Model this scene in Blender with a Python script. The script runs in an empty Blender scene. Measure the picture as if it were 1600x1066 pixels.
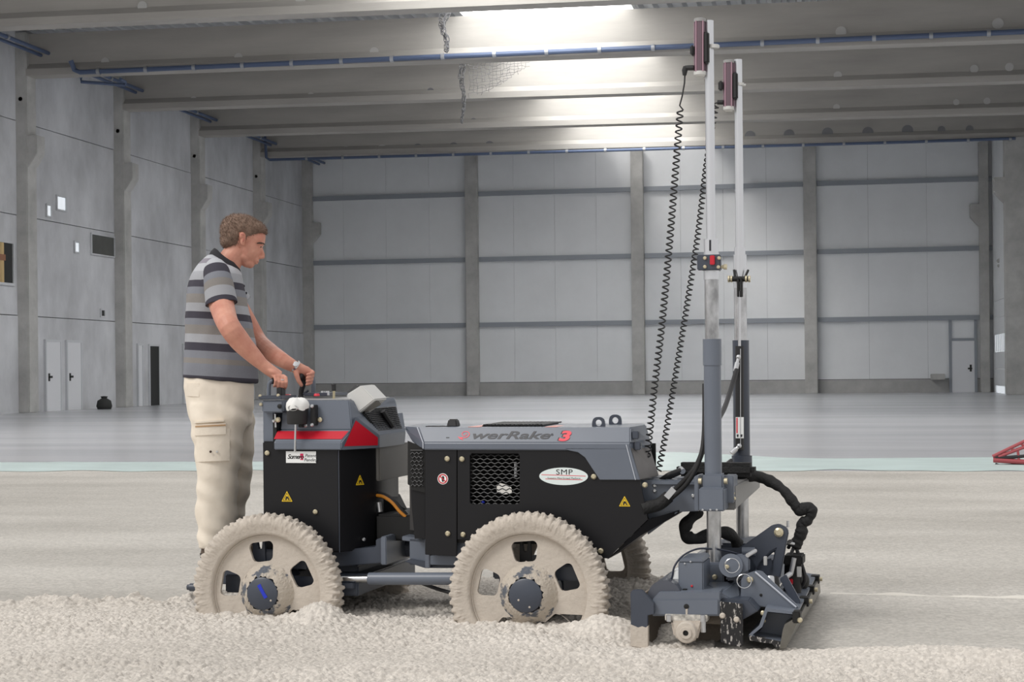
import bpy, bmesh, math, random
import numpy as np
from mathutils import Vector, Matrix, noise
random.seed(4)
SC = bpy.context.scene
COL = SC.collection
# ------------------------------------------------------------------ camera, sky, exposure
CAM_H, FPX = 1.17, 2600.0
YAW, ROLL = math.atan(506 / 2600), math.radians(0.555)
fwd = Vector((-math.sin(YAW), math.cos(YAW), 0)); rgt = Vector((math.cos(YAW), math.sin(YAW), 0)); up = Vector((0, 0, 1))
rgt2 = rgt * math.cos(ROLL) - up * math.sin(ROLL); up2 = up * math.cos(ROLL) + rgt * math.sin(ROLL)
CAM = Vector((0, 0, CAM_H))
cd = bpy.data.cameras.new('camera'); cam = bpy.data.objects.new('camera', cd); COL.objects.link(cam)
m3 = Matrix((rgt2, up2, -fwd)).transposed()
cam.matrix_world = Matrix.Translation(CAM) @ m3.to_4x4()
cd.sensor_width = 36.0; cd.lens = FPX / 1600 * 36; cd.shift_y = 45 / 1600; cd.clip_end = 400; cd.clip_start = 0.1
SC.camera = cam
SC.view_settings.view_transform = 'Standard'; SC.view_settings.look = 'None'
SC.view_settings.gamma = 1.0; SC.view_settings.use_curve_mapping = False
SC.view_settings.exposure = 0.0
SC.cycles.max_bounces = 8; SC.cycles.diffuse_bounces = 5; SC.cycles.glossy_bounces = 4
SC.cycles.use_denoising = True
SC.cycles.sample_clamp_indirect = 6.0
SKY = 0.78
w = bpy.data.worlds.new('world'); SC.world = w; w.use_nodes = True
bg = w.node_tree.nodes['Background']; bg.inputs['Color'].default_value = (1.0, 0.985, 0.975, 1); bg.inputs['Strength'].default_value = SKY
SKYLIGHT = 6.5
def area_light(name, loc, rot, sx, sy, power, col=(1, 1, 1)):
    l = bpy.data.lights.new(name, 'AREA'); l.shape = 'RECTANGLE'; l.size = sx; l.size_y = sy; l.energy = power; l.color = col
    o = bpy.data.objects.new(name, l); o.location = loc; o.rotation_euler = rot; COL.objects.link(o); return o
sunl = bpy.data.lights.new('sun', 'SUN'); sunl.energy = 1.7; sunl.angle = math.radians(25); sunl.color = (1, 0.97, 0.93)
suno = bpy.data.objects.new('sun', sunl); suno.rotation_euler = (math.radians(28), math.radians(-34), 0); COL.objects.link(suno)

# ------------------------------------------------------------------ surveying: a pixel of the photograph and a known plane give a point
def ray(u, v): return fwd + rgt2 * ((u - 800) / FPX) - up2 * ((v - 578) / FPX)
def onZ(u, v, z): d = ray(u, v); return CAM + d * ((z - CAM_H) / d.z)
def onY(u, v, y): d = ray(u, v); return CAM + d * (y / d.y)
def onX(u, v, x): d = ray(u, v); return CAM + d * (x / d.x)
class Frame:
    def __init__(s, origin, yaw):
        s.o = Vector(origin); s.yaw = yaw
        s.x = Vector((math.cos(yaw), math.sin(yaw), 0)); s.y = Vector((-math.sin(yaw), math.cos(yaw), 0))
    def P(s, u, v, y):
        d = ray(u, v); t = ((s.o - CAM).dot(s.y) + y) / d.dot(s.y); q = CAM + d * t - s.o
        return Vector((q.dot(s.x), y, q.z))
    def G(s, u, v, z):
        q = onZ(u, v, z) - s.o; return Vector((q.dot(s.x), q.dot(s.y), z))
MF = Frame((-1.467, 7.854, 0), math.radians(-4.07)); P = MF.P

# ------------------------------------------------------------------ materials
def lin(c): return tuple(((x / 255) / 12.92 if x / 255 <= 0.04045 else ((x / 255 + 0.055) / 1.055) ** 2.4) for x in c)
MATS = {}
def mat(name, rgb, rough=0.5, metal=0.0, spec=0.5, var=0.0, vscale=3.0, bump=0.0, bscale=40.0, emit=0.0, coords='Object', stretch=(1, 1, 1), dark=None, ramp=(.3, .7), alpha=1.0, trans=0.0):
    if name in MATS: return MATS[name]
    m = bpy.data.materials.new(name); m.use_nodes = True; nt = m.node_tree; b = nt.nodes['Principled BSDF']
    c = lin(rgb); b.inputs['Base Color'].default_value = (*c, 1); b.inputs['Roughness'].default_value = rough
    b.inputs['Metallic'].default_value = metal; b.inputs['Specular IOR Level'].default_value = spec
    if alpha < 1: b.inputs['Alpha'].default_value = alpha
    if trans: b.inputs['Transmission Weight'].default_value = trans
    if emit: b.inputs['Emission Color'].default_value = (*c, 1); b.inputs['Emission Strength'].default_value = emit
    if var or bump:
        tc = nt.nodes.new('ShaderNodeTexCoord'); mp = nt.nodes.new('ShaderNodeMapping'); mp.inputs['Scale'].default_value = stretch
        nt.links.new(tc.outputs[coords], mp.inputs['Vector'])
    if var:
        n = nt.nodes.new('ShaderNodeTexNoise'); n.inputs['Scale'].default_value = vscale; n.inputs['Detail'].default_value = 7; n.inputs['Roughness'].default_value = 0.62
        nt.links.new(mp.outputs[0], n.inputs['Vector'])
        r = nt.nodes.new('ShaderNodeValToRGB'); r.color_ramp.elements[0].position = ramp[0]; r.color_ramp.elements[1].position = ramp[1]
        d = lin(dark) if dark else tuple(x * (1 - var) for x in c)
        l = tuple(min(1, x * (1 + var * 0.5)) for x in c)
        r.color_ramp.elements[0].color = (*d, 1); r.color_ramp.elements[1].color = (*l, 1)
        nt.links.new(n.outputs['Fac'], r.inputs['Fac']); nt.links.new(r.outputs['Color'], b.inputs['Base Color'])
    if bump:
        n2 = nt.nodes.new('ShaderNodeTexNoise'); n2.inputs['Scale'].default_value = bscale; n2.inputs['Detail'].default_value = 4
        nt.links.new(mp.outputs[0], n2.inputs['Vector'])
        bp = nt.nodes.new('ShaderNodeBump'); bp.inputs['Strength'].default_value = bump; bp.inputs['Distance'].default_value = 0.01
        nt.links.new(n2.outputs['Fac'], bp.inputs['Height']); nt.links.new(bp.outputs[0], b.inputs['Normal'])
    MATS[name] = m; return m

# ------------------------------------------------------------------ mesh collector
class MB:
    def __init__(s): s.v = []; s.f = []
    def add(s, vs, fs):
        n = len(s.v); s.v += [Vector(p) for p in vs]; s.f += [[i + n for i in f] for f in fs]; return s
    def box(s, lo, hi):
        x0, y0, z0 = lo; x1, y1, z1 = hi
        return s.add([(x0, y0, z0), (x1, y0, z0), (x1, y1, z0), (x0, y1, z0), (x0, y0, z1), (x1, y0, z1), (x1, y1, z1), (x0, y1, z1)],
                     [(3, 2, 1, 0), (4, 5, 6, 7), (0, 1, 5, 4), (1, 2, 6, 5), (2, 3, 7, 6), (3, 0, 4, 7)])
    def obox(s, c, h, rot=None):
        c = Vector(c); R = rot or Matrix.Identity(3)
        vs = [c + R @ Vector((sx * h[0], sy * h[1], sz * h[2])) for sz in (-1, 1) for sx, sy in ((-1, -1), (1, -1), (1, 1), (-1, 1))]
        return s.add(vs, [(3, 2, 1, 0), (4, 5, 6, 7), (0, 1, 5, 4), (1, 2, 6, 5), (2, 3, 7, 6), (3, 0, 4, 7)])
    def hull(s, pts, bevel=0.0):
        bm = bmesh.new()
        for p in pts: bm.verts.new(p)
        bmesh.ops.convex_hull(bm, input=bm.verts[:])
        bmesh.ops.delete(bm, geom=[v for v in bm.verts if not v.link_faces], context='VERTS')
        bmesh.ops.dissolve_limit(bm, angle_limit=0.02, verts=bm.verts[:], edges=bm.edges[:])
        if bevel: bmesh.ops.bevel(bm, geom=bm.edges[:], offset=bevel, segments=2, affect='EDGES', clamp_overlap=True)
        return s.frombm(bm)
    def frombm(s, bm):
        bm.verts.ensure_lookup_table(); bm.verts.index_update()
        s.add([v.co.copy() for v in bm.verts], [[v.index for v in f.verts] for f in bm.faces]); bm.free(); return s
    def prism(s, pts, d, bevel=0.0):     # planar outline (any 3-D points), extruded by vector d
        bm = bmesh.new(); vs = [bm.verts.new(p) for p in pts]; f = bm.faces.new(vs)
        r = bmesh.ops.extrude_face_region(bm, geom=[f])
        for v in r['geom']:
            if isinstance(v, bmesh.types.BMVert): v.co += Vector(d)
        bmesh.ops.recalc_face_normals(bm, faces=bm.faces[:])
        if bevel: bmesh.ops.bevel(bm, geom=bm.edges[:], offset=bevel, segments=2, affect='EDGES', clamp_overlap=True)
        return s.frombm(bm)
    def tube(s, pts, r, n=10, cap=True):
        pts = [Vector(p) for p in pts]; k = len(pts); rr = r if isinstance(r, (list, tuple)) else [r] * k
        base = len(s.v); N = None
        for i, p in enumerate(pts):
            t = (pts[min(i + 1, k - 1)] - pts[max(i - 1, 0)]).normalized()
            if N is None: N = t.orthogonal().normalized()
            else:
                N = (N - t * N.dot(t)); N = N.normalized() if N.length > 1e-6 else t.orthogonal().normalized()
            Bn = t.cross(N)
            for j in range(n):
                a = 2 * math.pi * j / n; s.v.append(p + (N * math.cos(a) + Bn * math.sin(a)) * rr[i])
        for i in range(k - 1):
            for j in range(n):
                a = base + i * n + j; b = base + i * n + (j + 1) % n; s.f.append([a, b, b + n, a + n])
        if cap: s.f.append([base + j for j in range(n)][::-1]); s.f.append([base + (k - 1) * n + j for j in range(n)])
        return s
    def cyl(s, p0, p1, r, n=20): return s.tube([p0, p1], r, n)
    def cone(s, p0, p1, r0, r1, n=20): return s.tube([p0, p1], [r0, r1], n)
    def lathe(s, c, axis, prof, n=32, e1=None):    # prof: (radius, along axis)
        c = Vector(c); a = Vector(axis).normalized(); e = Vector(e1) if e1 else a.orthogonal().normalized(); g = a.cross(e); b = len(s.v)
        for r, h in prof:
            for j in range(n):
                t = 2 * math.pi * j / n; s.v.append(c + a * h + (e * math.cos(t) + g * math.sin(t)) * r)
        for i in range(len(prof) - 1):
            for j in range(n):
                x = b + i * n + j; y = b + i * n + (j + 1) % n; s.f.append([x, y, y + n, x + n])
        return s
    def ell(s, c, r, rot=None, nu=20, nv=12):
        c = Vector(c); R = rot or Matrix.Identity(3); b = len(s.v)
        for i in range(nv + 1):
            th = math.pi * i / nv
            for j in range(nu):
                ph = 2 * math.pi * j / nu
                s.v.append(c + R @ Vector((r[0] * math.sin(th) * math.cos(ph), r[1] * math.sin(th) * math.sin(ph), r[2] * math.cos(th))))
        for i in range(nv):
            for j in range(nu):
                x = b + i * nu + j; y = b + i * nu + (j + 1) % nu; s.f.append([x, x + nu, y + nu, y])
        return s
    def mesh(s, name, m, smooth=None, fix=True):
        me = bpy.data.meshes.new(name); me.from_pydata([tuple(p) for p in s.v], [], s.f)
        if fix:
            bm = bmesh.new(); bm.from_mesh(me); bmesh.ops.recalc_face_normals(bm, faces=bm.faces[:]); bm.to_mesh(me); bm.free()
        me.update()
        if m: me.materials.append(m)
        if smooth is not None:
            me.polygons.foreach_set('use_smooth', [True] * len(me.polygons))
            if smooth < 180: me.set_sharp_from_angle(angle=math.radians(smooth))
        return me
    def build(s, name, m, parent=None, smooth=35, label=None):
        o = bpy.data.objects.new(name, s.mesh(name, m, smooth)); COL.objects.link(o)
        if parent: o.parent = parent
        if label: o['label'] = label
        return o
def tag(o, label=None, cat=None, group=None, kind=None):
    if label: o['label'] = label
    if cat: o['category'] = cat
    if group: o['group'] = group
    if kind: o['kind'] = kind
    return o
def empty(name, loc=(0, 0, 0), rz=0):
    o = bpy.data.objects.new(name, None); o.location = loc; o.rotation_euler = (0, 0, rz); COL.objects.link(o); o.empty_display_size = 0.1; return o
def inst(name, me, parent=None, loc=(0, 0, 0), rot=(0, 0, 0), scale=(1, 1, 1)):
    o = bpy.data.objects.new(name, me); o.location = loc; o.rotation_euler = rot; o.scale = scale; COL.objects.link(o)
    if parent: o.parent = parent
    return o
def evaluated(obj, name):      # bake modifiers / curves into a plain mesh
    dg = bpy.context.evaluated_depsgraph_get(); me = bpy.data.meshes.new_from_object(obj.evaluated_get(dg)); me.name = name
    d = obj.data; bpy.data.objects.remove(obj)
    return me
def text_mesh(s, size, depth=0.0, shear=0.0, bold=0.0, align='LEFT', space=1.0):
    c = bpy.data.curves.new('txt', 'FONT'); c.body = s; c.size = size; c.shear = shear; c.offset = bold; c.extrude = depth; c.align_x = align; c.space_character = space; c.resolution_u = 4
    o = bpy.data.objects.new('txt', c); COL.objects.link(o); bpy.context.view_layer.update()
    return evaluated(o, 'lettering')
def outline_mesh(loops, depth, name='plate', bevel=0.0):      # filled 2-D outline with holes, extruded +-depth along its z
    c = bpy.data.curves.new('c', 'CURVE'); c.dimensions = '2D'; c.fill_mode = 'BOTH'; c.extrude = depth; c.bevel_depth = bevel; c.bevel_resolution = 1
    for lp in loops:
        sp = c.splines.new('POLY'); sp.points.add(len(lp) - 1); sp.use_cyclic_u = True
        for p, q in zip(sp.points, lp): p.co = (q[0], q[1], 0, 1)
    o = bpy.data.objects.new('c', c); COL.objects.link(o); bpy.context.view_layer.update()
    return evaluated(o, name)
def vnoise(x, y, seed=0):      # smooth value noise, numpy arrays
    rs = np.random.RandomState(seed); T = rs.rand(256, 256)
    xi = np.floor(x).astype(int); yi = np.floor(y).astype(int); fx = x - xi; fy = y - yi
    fx = fx * fx * (3 - 2 * fx); fy = fy * fy * (3 - 2 * fy)
    g = lambda a, b: T[a % 256, b % 256]
    return (g(xi, yi) * (1 - fx) + g(xi + 1, yi) * fx) * (1 - fy) + (g(xi, yi + 1) * (1 - fx) + g(xi + 1, yi + 1) * fx) * fy
def catmull(pts, n=8):
    pts = [Vector(p) for p in pts]; out = []
    for i in range(len(pts) - 1):
        p0 = pts[max(i - 1, 0)]; p1 = pts[i]; p2 = pts[i + 1]; p3 = pts[min(i + 2, len(pts) - 1)]
        for k in range(n):
            t = k / n
            out.append(0.5 * ((2 * p1) + (p2 - p0) * t + (2 * p0 - 5 * p1 + 4 * p2 - p3) * t * t + (3 * p1 - p0 - 3 * p2 + p3) * t ** 3))
    out.append(pts[-1]); return out
# ------------------------------------------------------------------ the hall
XL, XR, YB = -24.45, 6.72, 75.0
COLY = [40.2 + 7.0 * k for k in range(5)]           # column / beam lines
ZDECK = 11.75
def zb(x, k=4): return 10.40 - (x - XL) * 0.0095 - (.15, .13, .10, .05, 0)[k]          # underside of the roof beams
def zd(x): return ZDECK - (x - XL) * 0.0095
M_wall = mat('precast wall concrete', (206, 207, 210), 0.85, var=0.28, vscale=0.55, stretch=(1, 1, 0.6), bump=0.08, bscale=6)
M_col = mat('column concrete', (188, 187, 184), 0.85, var=0.25, vscale=1.2, bump=0.08, bscale=8)
M_beam = mat('beam concrete', (172, 168, 162), 0.8, var=0.16, vscale=0.8, stretch=(0.3, 1, 2))
M_deck = mat('galvanised deck', (188, 190, 192), 0.5, 0.1, var=0.1, vscale=1)
M_sheet = mat('white sandwich panel', (232, 234, 236), 0.55, var=0.05, vscale=0.6)
M_girt = mat('grey blue girt', (150, 155, 162), 0.5)
M_plinth = mat('plinth concrete', (176, 175, 173), 0.8, var=0.15, vscale=1.5)
M_door = mat('white door', (226, 227, 230), 0.5)
M_frame = mat('door frame', (205, 207, 210), 0.5)
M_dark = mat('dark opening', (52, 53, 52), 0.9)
M_blue = mat('blue pipe', (82, 96, 124), 0.45)
M_clip = mat('pipe clip', (170, 172, 176), 0.4, 0.6)
M_steel = mat('bright bolt', (200, 196, 186), 0.35, 0.8)
M_pane = mat('daylit pane', (235, 240, 245), 0.4, emit=0.55)
M_plug = mat('mortar plug', (190, 189, 186), 0.9)
M_plugd = mat('dark mortar plug', (128, 128, 130), 0.9)

# floor: hardened slab, far part of the hall
M_floor = mat('hardened slab', (190, 191, 195), 0.24, spec=0.5, var=0.17, vscale=0.5, stretch=(0.16, 1.0, 1))
YE = 19.0
fl = MB().box((-30, YE, -0.3), (14, 76, 0)).build('floor', M_floor, smooth=None); tag(fl, kind='structure')

def wall_bays():
    ys = [26.2, 33.2] + COLY + [YB]
    root = empty('wall_left'); tag(root, kind='structure')
    joints = [onX(100, 211, XL).z, onX(150, 359, XL).z, onX(140, 500, XL).z]
    lv = [0.0] + sorted(joints) + [zd(XL) - 0.02]
    for i in range(len(ys) - 1):
        for k in range(len(lv) - 1):
            dx = random.uniform(-0.01, 0.01)
            MB().box((XL - 0.22, ys[i] + 0.012, lv[k] + (0.012 if k else 0)), (XL + dx, ys[i + 1] - 0.012, lv[k + 1] - 0.012)).build('wall_panel', M_wall, root, smooth=None)
    MB().box((XL - 0.3, 26.2, 0), (XL - 0.2, YB + .2, zd(XL))).build('joint_backing', M_dark, root, smooth=None)
    return root
WL = wall_bays()
def column(name, x0, x1, y0, y1, ztop, corbel, label, side):
    r = empty(name, ((x0 + x1) / 2, (y0 + y1) / 2, 0)); tag(r, label, 'column', 'concrete wall columns')
    ox, oy = r.location.x, r.location.y
    MB().hull([(x - ox, y - oy, z) for x in (x0, x1) for y in (y0, y1) for z in (0, ztop)], 0.025).build('shaft', M_col, r)
    if corbel:
        z, d = corbel
        xa = (x1 if side > 0 else x0) - ox; s = side
        MB().prism([(xa - s * .02, y0 - oy + .04, z), (xa + s * d, y0 - oy + .04, z), (xa + s * d, y0 - oy + .04, z - .55), (xa + s * .35 * d, y0 - oy + .04, z - .85), (xa - s * .02, y0 - oy + .04, z - 1.0)], (0, y1 - y0 - .08, 0), 0.015).build('corbel', M_col, r)
    return r
zc = onY(50, 213, COLY[1]).z
names = ['nearest the camera, carrying the first roof beam', 'beside the pair of white doors, carrying the second roof beam', 'between the white doors and the dark doorway',
         'just left of the standing man', 'behind the man, carrying the last roof beam']
for k, y in enumerate(COLY):
    column('concrete_column', XL - .05, XL + .36, y - .31, y + .31, zb(XL) + 1.2, (zc, .30), 'grey concrete column on the panelled side wall, ' + names[k], 1)
    mb = MB()
    for zz in (onY(95 / 3.2, 538 / 3.2, 48.4).z,): mb.cyl((XL + .2, y - .31, zz), (XL + .2, y - .29, zz), .07, 12)
    mb.build('anchor_hole', M_dark, bpy.data.objects[-1] if False else [o for o in COL.objects if o.name.startswith('concrete_column')][-1]).matrix_parent_inverse = Matrix.Translation((-(XL + .2), -y, 0))
column('concrete_column', 6.58, 7.39, COLY[4] - .35, COLY[4] + .35, zb(7) + 0.02, (zc + .1, .40), 'massive pale concrete column at the edge of the picture, right of the small white door', -1)
# openings and doors on the left wall
def lw(u0, v0, u1, v1):
    a = onX(u0, v0, XL); b = onX(u1, v1, XL); return (min(a.y, b.y), min(a.z, b.z), max(a.y, b.y), max(a.z, b.z))
def frame_yz(x, y0, z0, y1, z1, t, d):
    return MB().box((x, y0 - t, z0 - t), (x + d, y0, z1 + t)).box((x, y1, z0 - t), (x + d, y1 + t, z1 + t)).box((x, y0, z1), (x + d, y1, z1 + t)).box((x, y0, z0 - t), (x + d, y1, z0))
wn = 1
for px, pane in (((88, 307, 101, 329), M_pane), ((72, 321, 78, 338), M_pane), ((116, 379, 122, 394), M_pane), ((142, 366, 177, 401), mat('opening darkness', (86, 87, 84), 0.8, var=.2, vscale=2)), ((157, 485, 162, 494), M_dark)):  # the large pane's dark colour stands in for the unlit inside of an opening
    y0, z0, y1, z1 = lw(*px)
    f = frame_yz(XL - .02, y0, z0, y1, z1, .05, .07).build('window_%d' % wn, M_wall, smooth=None); tag(f, kind='structure')
    MB().box((XL - .02, y0, z0), (XL + .02, y1, z1)).build('pane', pane, f, smooth=None); wn += 1
# timber-opening darkness at the picture edge
y0, z0, y1, z1 = lw(-16, 376, 19, 443)
f = frame_yz(XL - .02, y0, z0, y1, z1, .08, .08).build('window_%d' % wn, M_wall, smooth=None); tag(f, kind='structure')
M_ply = mat('raw timber', (206, 178, 128), 0.7, var=.2, vscale=3, stretch=(1, 1, .2))
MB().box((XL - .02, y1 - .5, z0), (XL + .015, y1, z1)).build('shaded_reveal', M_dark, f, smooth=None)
n = 4
for i in range(n):
    a = y0 + (y1 - .52 - y0) * i / n; b = y0 + (y1 - .52 - y0) * (i + 1) / n - .02
    MB().box((XL - .02, a, z0), (XL + .03, b, z1)).build('timber_board', M_ply, f, smooth=None)
MB().box((XL, y0, z0 + .55 * (z1 - z0)), (XL + .06, y1 - .5, z0 + .55 * (z1 - z0) + .18)).build('timber_batten', mat('brown batten', (150, 105, 80), .7), f, smooth=None)
dn = 1
for px, m_, handle in (((70, 534, 93, 646), M_door, 1), ((103, 535, 125, 643), M_door, 1), ((214, 540, 221, 638), M_door, 0), ((232, 541, 247, 636), M_dark, 0), ((285, 540, 292, 632), M_door, 0)):
    y0, z0, y1, z1 = lw(*px); z0 = 0.0
    d = MB().box((XL - .02, y0, z0), (XL + .05, y1, z1)).build('door_%d' % dn, m_, smooth=None); tag(d, kind='structure'); dn += 1
    frame_yz(XL - .02, y0, z0, y1, z1, .07, .09).build('door_frame', M_frame, d, smooth=None)
    if handle: MB().box((XL + .05, y0 + .12, 1.05), (XL + .11, y0 + .3, 1.12)).box((XL + .05, y0 + .12, .95), (XL + .07, y0 + .2, 1.2)).build('door_handle', M_dark, d, smooth=None)
# back wall
bx = [-24.3, -16.37, -8.72, -1.06, 6.36]
gz = [onY(735, 598, YB).z, onY(735, 508, YB).z, onY(735, 406, YB).z, onY(735, 304, YB).z]
WB = empty('wall_back', (0, YB, 0)); tag(WB, kind='structure')
edges = bx[:]; edges[0] = XL - .2; edges[-1] = 9.0
for i in range(4):
    xa, xb = edges[i], edges[i + 1]
    MB().box((xa + .01, -.02, 0), (xb - .01, .25, gz[0] - .01)).build('plinth_panel', M_plinth, WB, smooth=None)
    lv = gz + [ZDECK]
    for k in range(4):
        n = 4                                                     # vertical sheets, joints recessed
        for j in range(n):
            a = xa + (xb - xa) * j / n; b = xa + (xb - xa) * (j + 1) / n
            MB().box((a + .004, 0.0, lv[k] + .01), (b - .004, .12, lv[k + 1] - .01)).build('wall_panel', M_sheet, WB, smooth=None)
    for k in (1, 2, 3):
        MB().box((xa + .3, -.16, gz[k] - .1), (xb - .3, 0, gz[k] + .1)).build('girt', M_girt, WB, smooth=None)
MB().box((XL - .2, .1, 0), (9, .3, ZDECK)).build('joint_backing', M_dark, WB, smooth=None)
for k, x in enumerate(bx):
    lab = ['in the far corner, left end of the white panelled end wall', 'first one clear of the far corner, behind the steering console', 'behind the coiled black cables', 'right of both masts, halfway to the white door', 'in the dim corner right of the small white door'][k]
    column('concrete_column', x - (.28 if k < 4 else .2), x + (.28 if k < 4 else .2), YB - .42, YB - .02, ZDECK - .6 - .0095 * k * 7.6, (zc - .3, .38) if k in (0, 4) else None, 'concrete column on the white end wall, ' + lab, 1 if k == 0 else -1)
# door in the back wall
a = onY(1487, 533, YB - .05); b = onY(1523, 612, YB - .05)
d = MB().box((a.x, YB - .07, 0), (b.x, YB + .01, a.z)).build('door_%d' % dn, M_door, smooth=None); tag(d, kind='structure')
MB().box((a.x - .12, YB - .1, 0), (a.x, YB - .02, gz[1])).box((b.x, YB - .1, 0), (b.x + .12, YB - .02, gz[1])).box((a.x, YB - .1, a.z), (b.x, YB - .02, a.z + .12)).build('door_frame', M_girt, d, smooth=None)
MB().box((b.x - .28, YB - .13, 1.0), (b.x - .1, YB - .07, 1.07)).box((b.x - .2, YB - .1, .9), (b.x - .12, YB - .07, 1.2)).build('door_handle', M_dark, d, smooth=None)
dn += 1
p = onY(1465, 588, YB - .1)
t = MB().hull([(x, y, z) for x in (-.3, .3) for y in (-.2, .2) for z in (0, .25)], .02).build('junction_box', M_col); t.location = (p.x, YB - .3, p.z - .15); tag(t, 'small grey box on the plinth left of the white door in the end wall', 'box')
# right wall with a sectional gate between the two right columns
WR = empty('wall_right'); tag(WR, kind='structure')
MB().box((XR, 68.5, 4.6), (XR + .2, YB, ZDECK - .4)).build('wall_panel', M_sheet, WR, smooth=None)
MB().box((7.4, 26.2, 0), (7.6, 68.5, 4.6)).build('wall_panel', M_sheet, WR, smooth=None)
MB().box((7.4, 26.2, 4.62), (7.6, 68.5, ZDECK - .4)).build('wall_panel', M_sheet, WR, smooth=None)
MB().box((XR, 74, 0), (XR + .2, YB, 4.6)).build('wall_panel', M_sheet, WR, smooth=None)
dg = empty('door_%d' % dn, (XR, 71.3, 0)); tag(dg, kind='structure')
for k in range(6):
    z0 = .3 + k * .72
    if k == 2:
        MB().box((0, -2.7, z0), (.08, 2.7, z0 + .7)).build('gate_window', M_pane, dg, smooth=None)
        for j in range(8): MB().box((-.03, -2.7 + j * .77 - .05, z0), (0, -2.7 + j * .77 + .05, z0 + .7)).build('mullion', M_frame, dg, smooth=None)
    else: MB().box((0, -2.7, z0), (.08, 2.7, z0 + .7)).build('gate_panel', M_sheet, dg, smooth=None)
MB().box((.05, -2.7, 0), (.08, 2.7, .29)).build('daylight_gap', M_pane, dg, smooth=None)
# small clutter on the right corner column: bracket arm
p = onY(1560, 408, 72); t = MB().tube([(0, 0, 0), (.25, -.5, .12), (.75, -.8, .25)], .09, 8).tube([(0, 0, -.2), (.3, -.4, -.12), (.75, -.8, .05)], .07, 8).build('wall_bracket', M_col); t.location = p; tag(t, 'grey double arm bracket high on the corner column by the gate', 'bracket')

# roof: beams, corrugated deck, skylight
SKX = (-10.7, -5.6)
CE = empty('ceiling'); tag(CE, kind='structure')
def deck(x0, x1):
    mb = MB(); pitch = .42; prof = [(0, .0), (.13, .0), (.19, .2), (.36, .2)]
    xs = []; x = x0
    while x < x1:
        for dx, dz in prof: xs.append((min(x + dx, x1), dz))
        x += pitch
    vs = []; fs = []
    for x, dz in xs:
        for y in (33.0, YB + .2): vs.append((x, y, zd(x) + dz))
    for i in range(len(xs) - 1): fs.append((2 * i, 2 * i + 1, 2 * i + 3, 2 * i + 2))
    mb.add(vs, fs); o = mb.build('roof_deck', M_deck, CE, smooth=None); return o
deck(XL - .3, SKX[0]); deck(SKX[1], 9.0)
M_sky = mat('skylight glazing', (248, 248, 247), 0.5, emit=SKYLIGHT)
ys = [33.2] + COLY
for i in range(len(ys) - 1):
    MB().box((SKX[0], ys[i] + .3, zd(-8) + .12), (SKX[1], ys[i + 1] - .3, zd(-8) + .17)).build('skylight_pane', M_sky, CE, smooth=None)
MB().box((SKX[0] - .06, 33.0, zd(-11) - .02), (SKX[0] + .04, YB, zd(-11) + .3)).box((SKX[1] - .04, 33.0, zd(-6) - .02), (SKX[1] + .06, YB, zd(-6) + .3)).build('skylight_curb', M_deck, CE, smooth=None)
plugs = {0: [(223, 10, .13), (470, 2, .13), (586, -3, .13)],
         1: [(165, 97, .13), (373, 90, .13), (585, 81, .13), (1314, 50, .15), (1559, 37, .15)],
         2: [(303, 156, .12), (486, 150, .12), (673, 143, -.12), (1309, 118, .13), (1522, 108, .13), (1577, 105, .13)],
         3: [(411, 203, .11), (573, 197, .11), (740, 190, -.13), (1307, 168, .12), (1494, 160, .11), (1542, 158, .12)],
         4: [(459, 240, .1), (496, 239, .1), (541, 236, .2), (597, 233, .2), (653, 232, -.2), (709, 230, -.2), (765, 228, -.2), (1172, 213, -.22), (1233, 211, -.22), (1293, 208, -.22), (1356, 207, -.22), (1418, 204, -.22), (1471, 203, -.15), (1515, 202, -.15)]}
blab = ['nearest concrete roof beam, along the top edge of the picture', 'second concrete roof beam from the top, with the long blue pipe along it', 'third concrete roof beam from the top, bare without a pipe',
        'fourth concrete roof beam from the top, just above the last one', 'last concrete roof beam before the end wall, with a row of round dark plugs']
for k, y in enumerate(COLY):
    r = empty('roof_beam', (0, y, 0)); tag(r, blab[k], 'beam', 'concrete roof beams')
    xs = (XL + .02, 8.6)
    prof = [(-.3, 0), (.3, 0), (.3, .2), (.12, .38), (.12, 1.3), (-.12, 1.3), (-.12, .38), (-.3, .2)]
    vs = [(x, a, zb(x, k) + z) for x in xs for a, z in prof]; n = len(prof)
    MB().add(vs, [tuple(range(n)), tuple(range(n, 2 * n))] + [(i, (i + 1) % n, (i + 1) % n + n, i + n) for i in range(n)]).build('beam', M_beam, r, smooth=None)
    for u, v, rad in plugs[k]:
        q = onY(u, v, y - .12); m_ = M_plug if rad > 0 else M_plugd
        MB().cyl((q.x, -.155, q.z), (q.x, -.10, q.z), abs(rad), 20).build('hole_plug', m_, r)
# blue pipes
def pipe(name, pts, r, label, clips=()):
    o = MB().tube(pts, r, 10).build(name, M_blue); tag(o, label, 'pipe', 'blue pipes under the roof')
    for c, ax in clips:
        MB().lathe(c, ax, [(r, -.05), (r * 1.35, -.05), (r * 1.35, .05), (r, .05)], 12).build('pipe_clip', M_clip, o)
    return o
y = COLY[1] - .42; z1 = onY(380, 102, y).z; z2 = onY(1400, 58, y).z
pz = lambda x: z1 + (z2 - z1) * (x - onY(380, 102, y).x) / (onY(1400, 58, y).x - onY(380, 102, y).x)
x0 = onY(125, 113, y).x
pipe('blue_pipe', [(x0 - .25, y - .1, pz(x0) + .35), (x0 - .18, y, pz(x0) + .08), (x0, y, pz(x0)), (7.0, y, pz(7.0))], .075, 'long blue pipe running along the second roof beam from the top', [((x, y, pz(x)), (1, 0, 0)) for x in np.arange(x0 + .6, 7, 1.52)])
y = COLY[4] - .4; a = onY(500, 247, y); b = onY(1420, 222, y)
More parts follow.
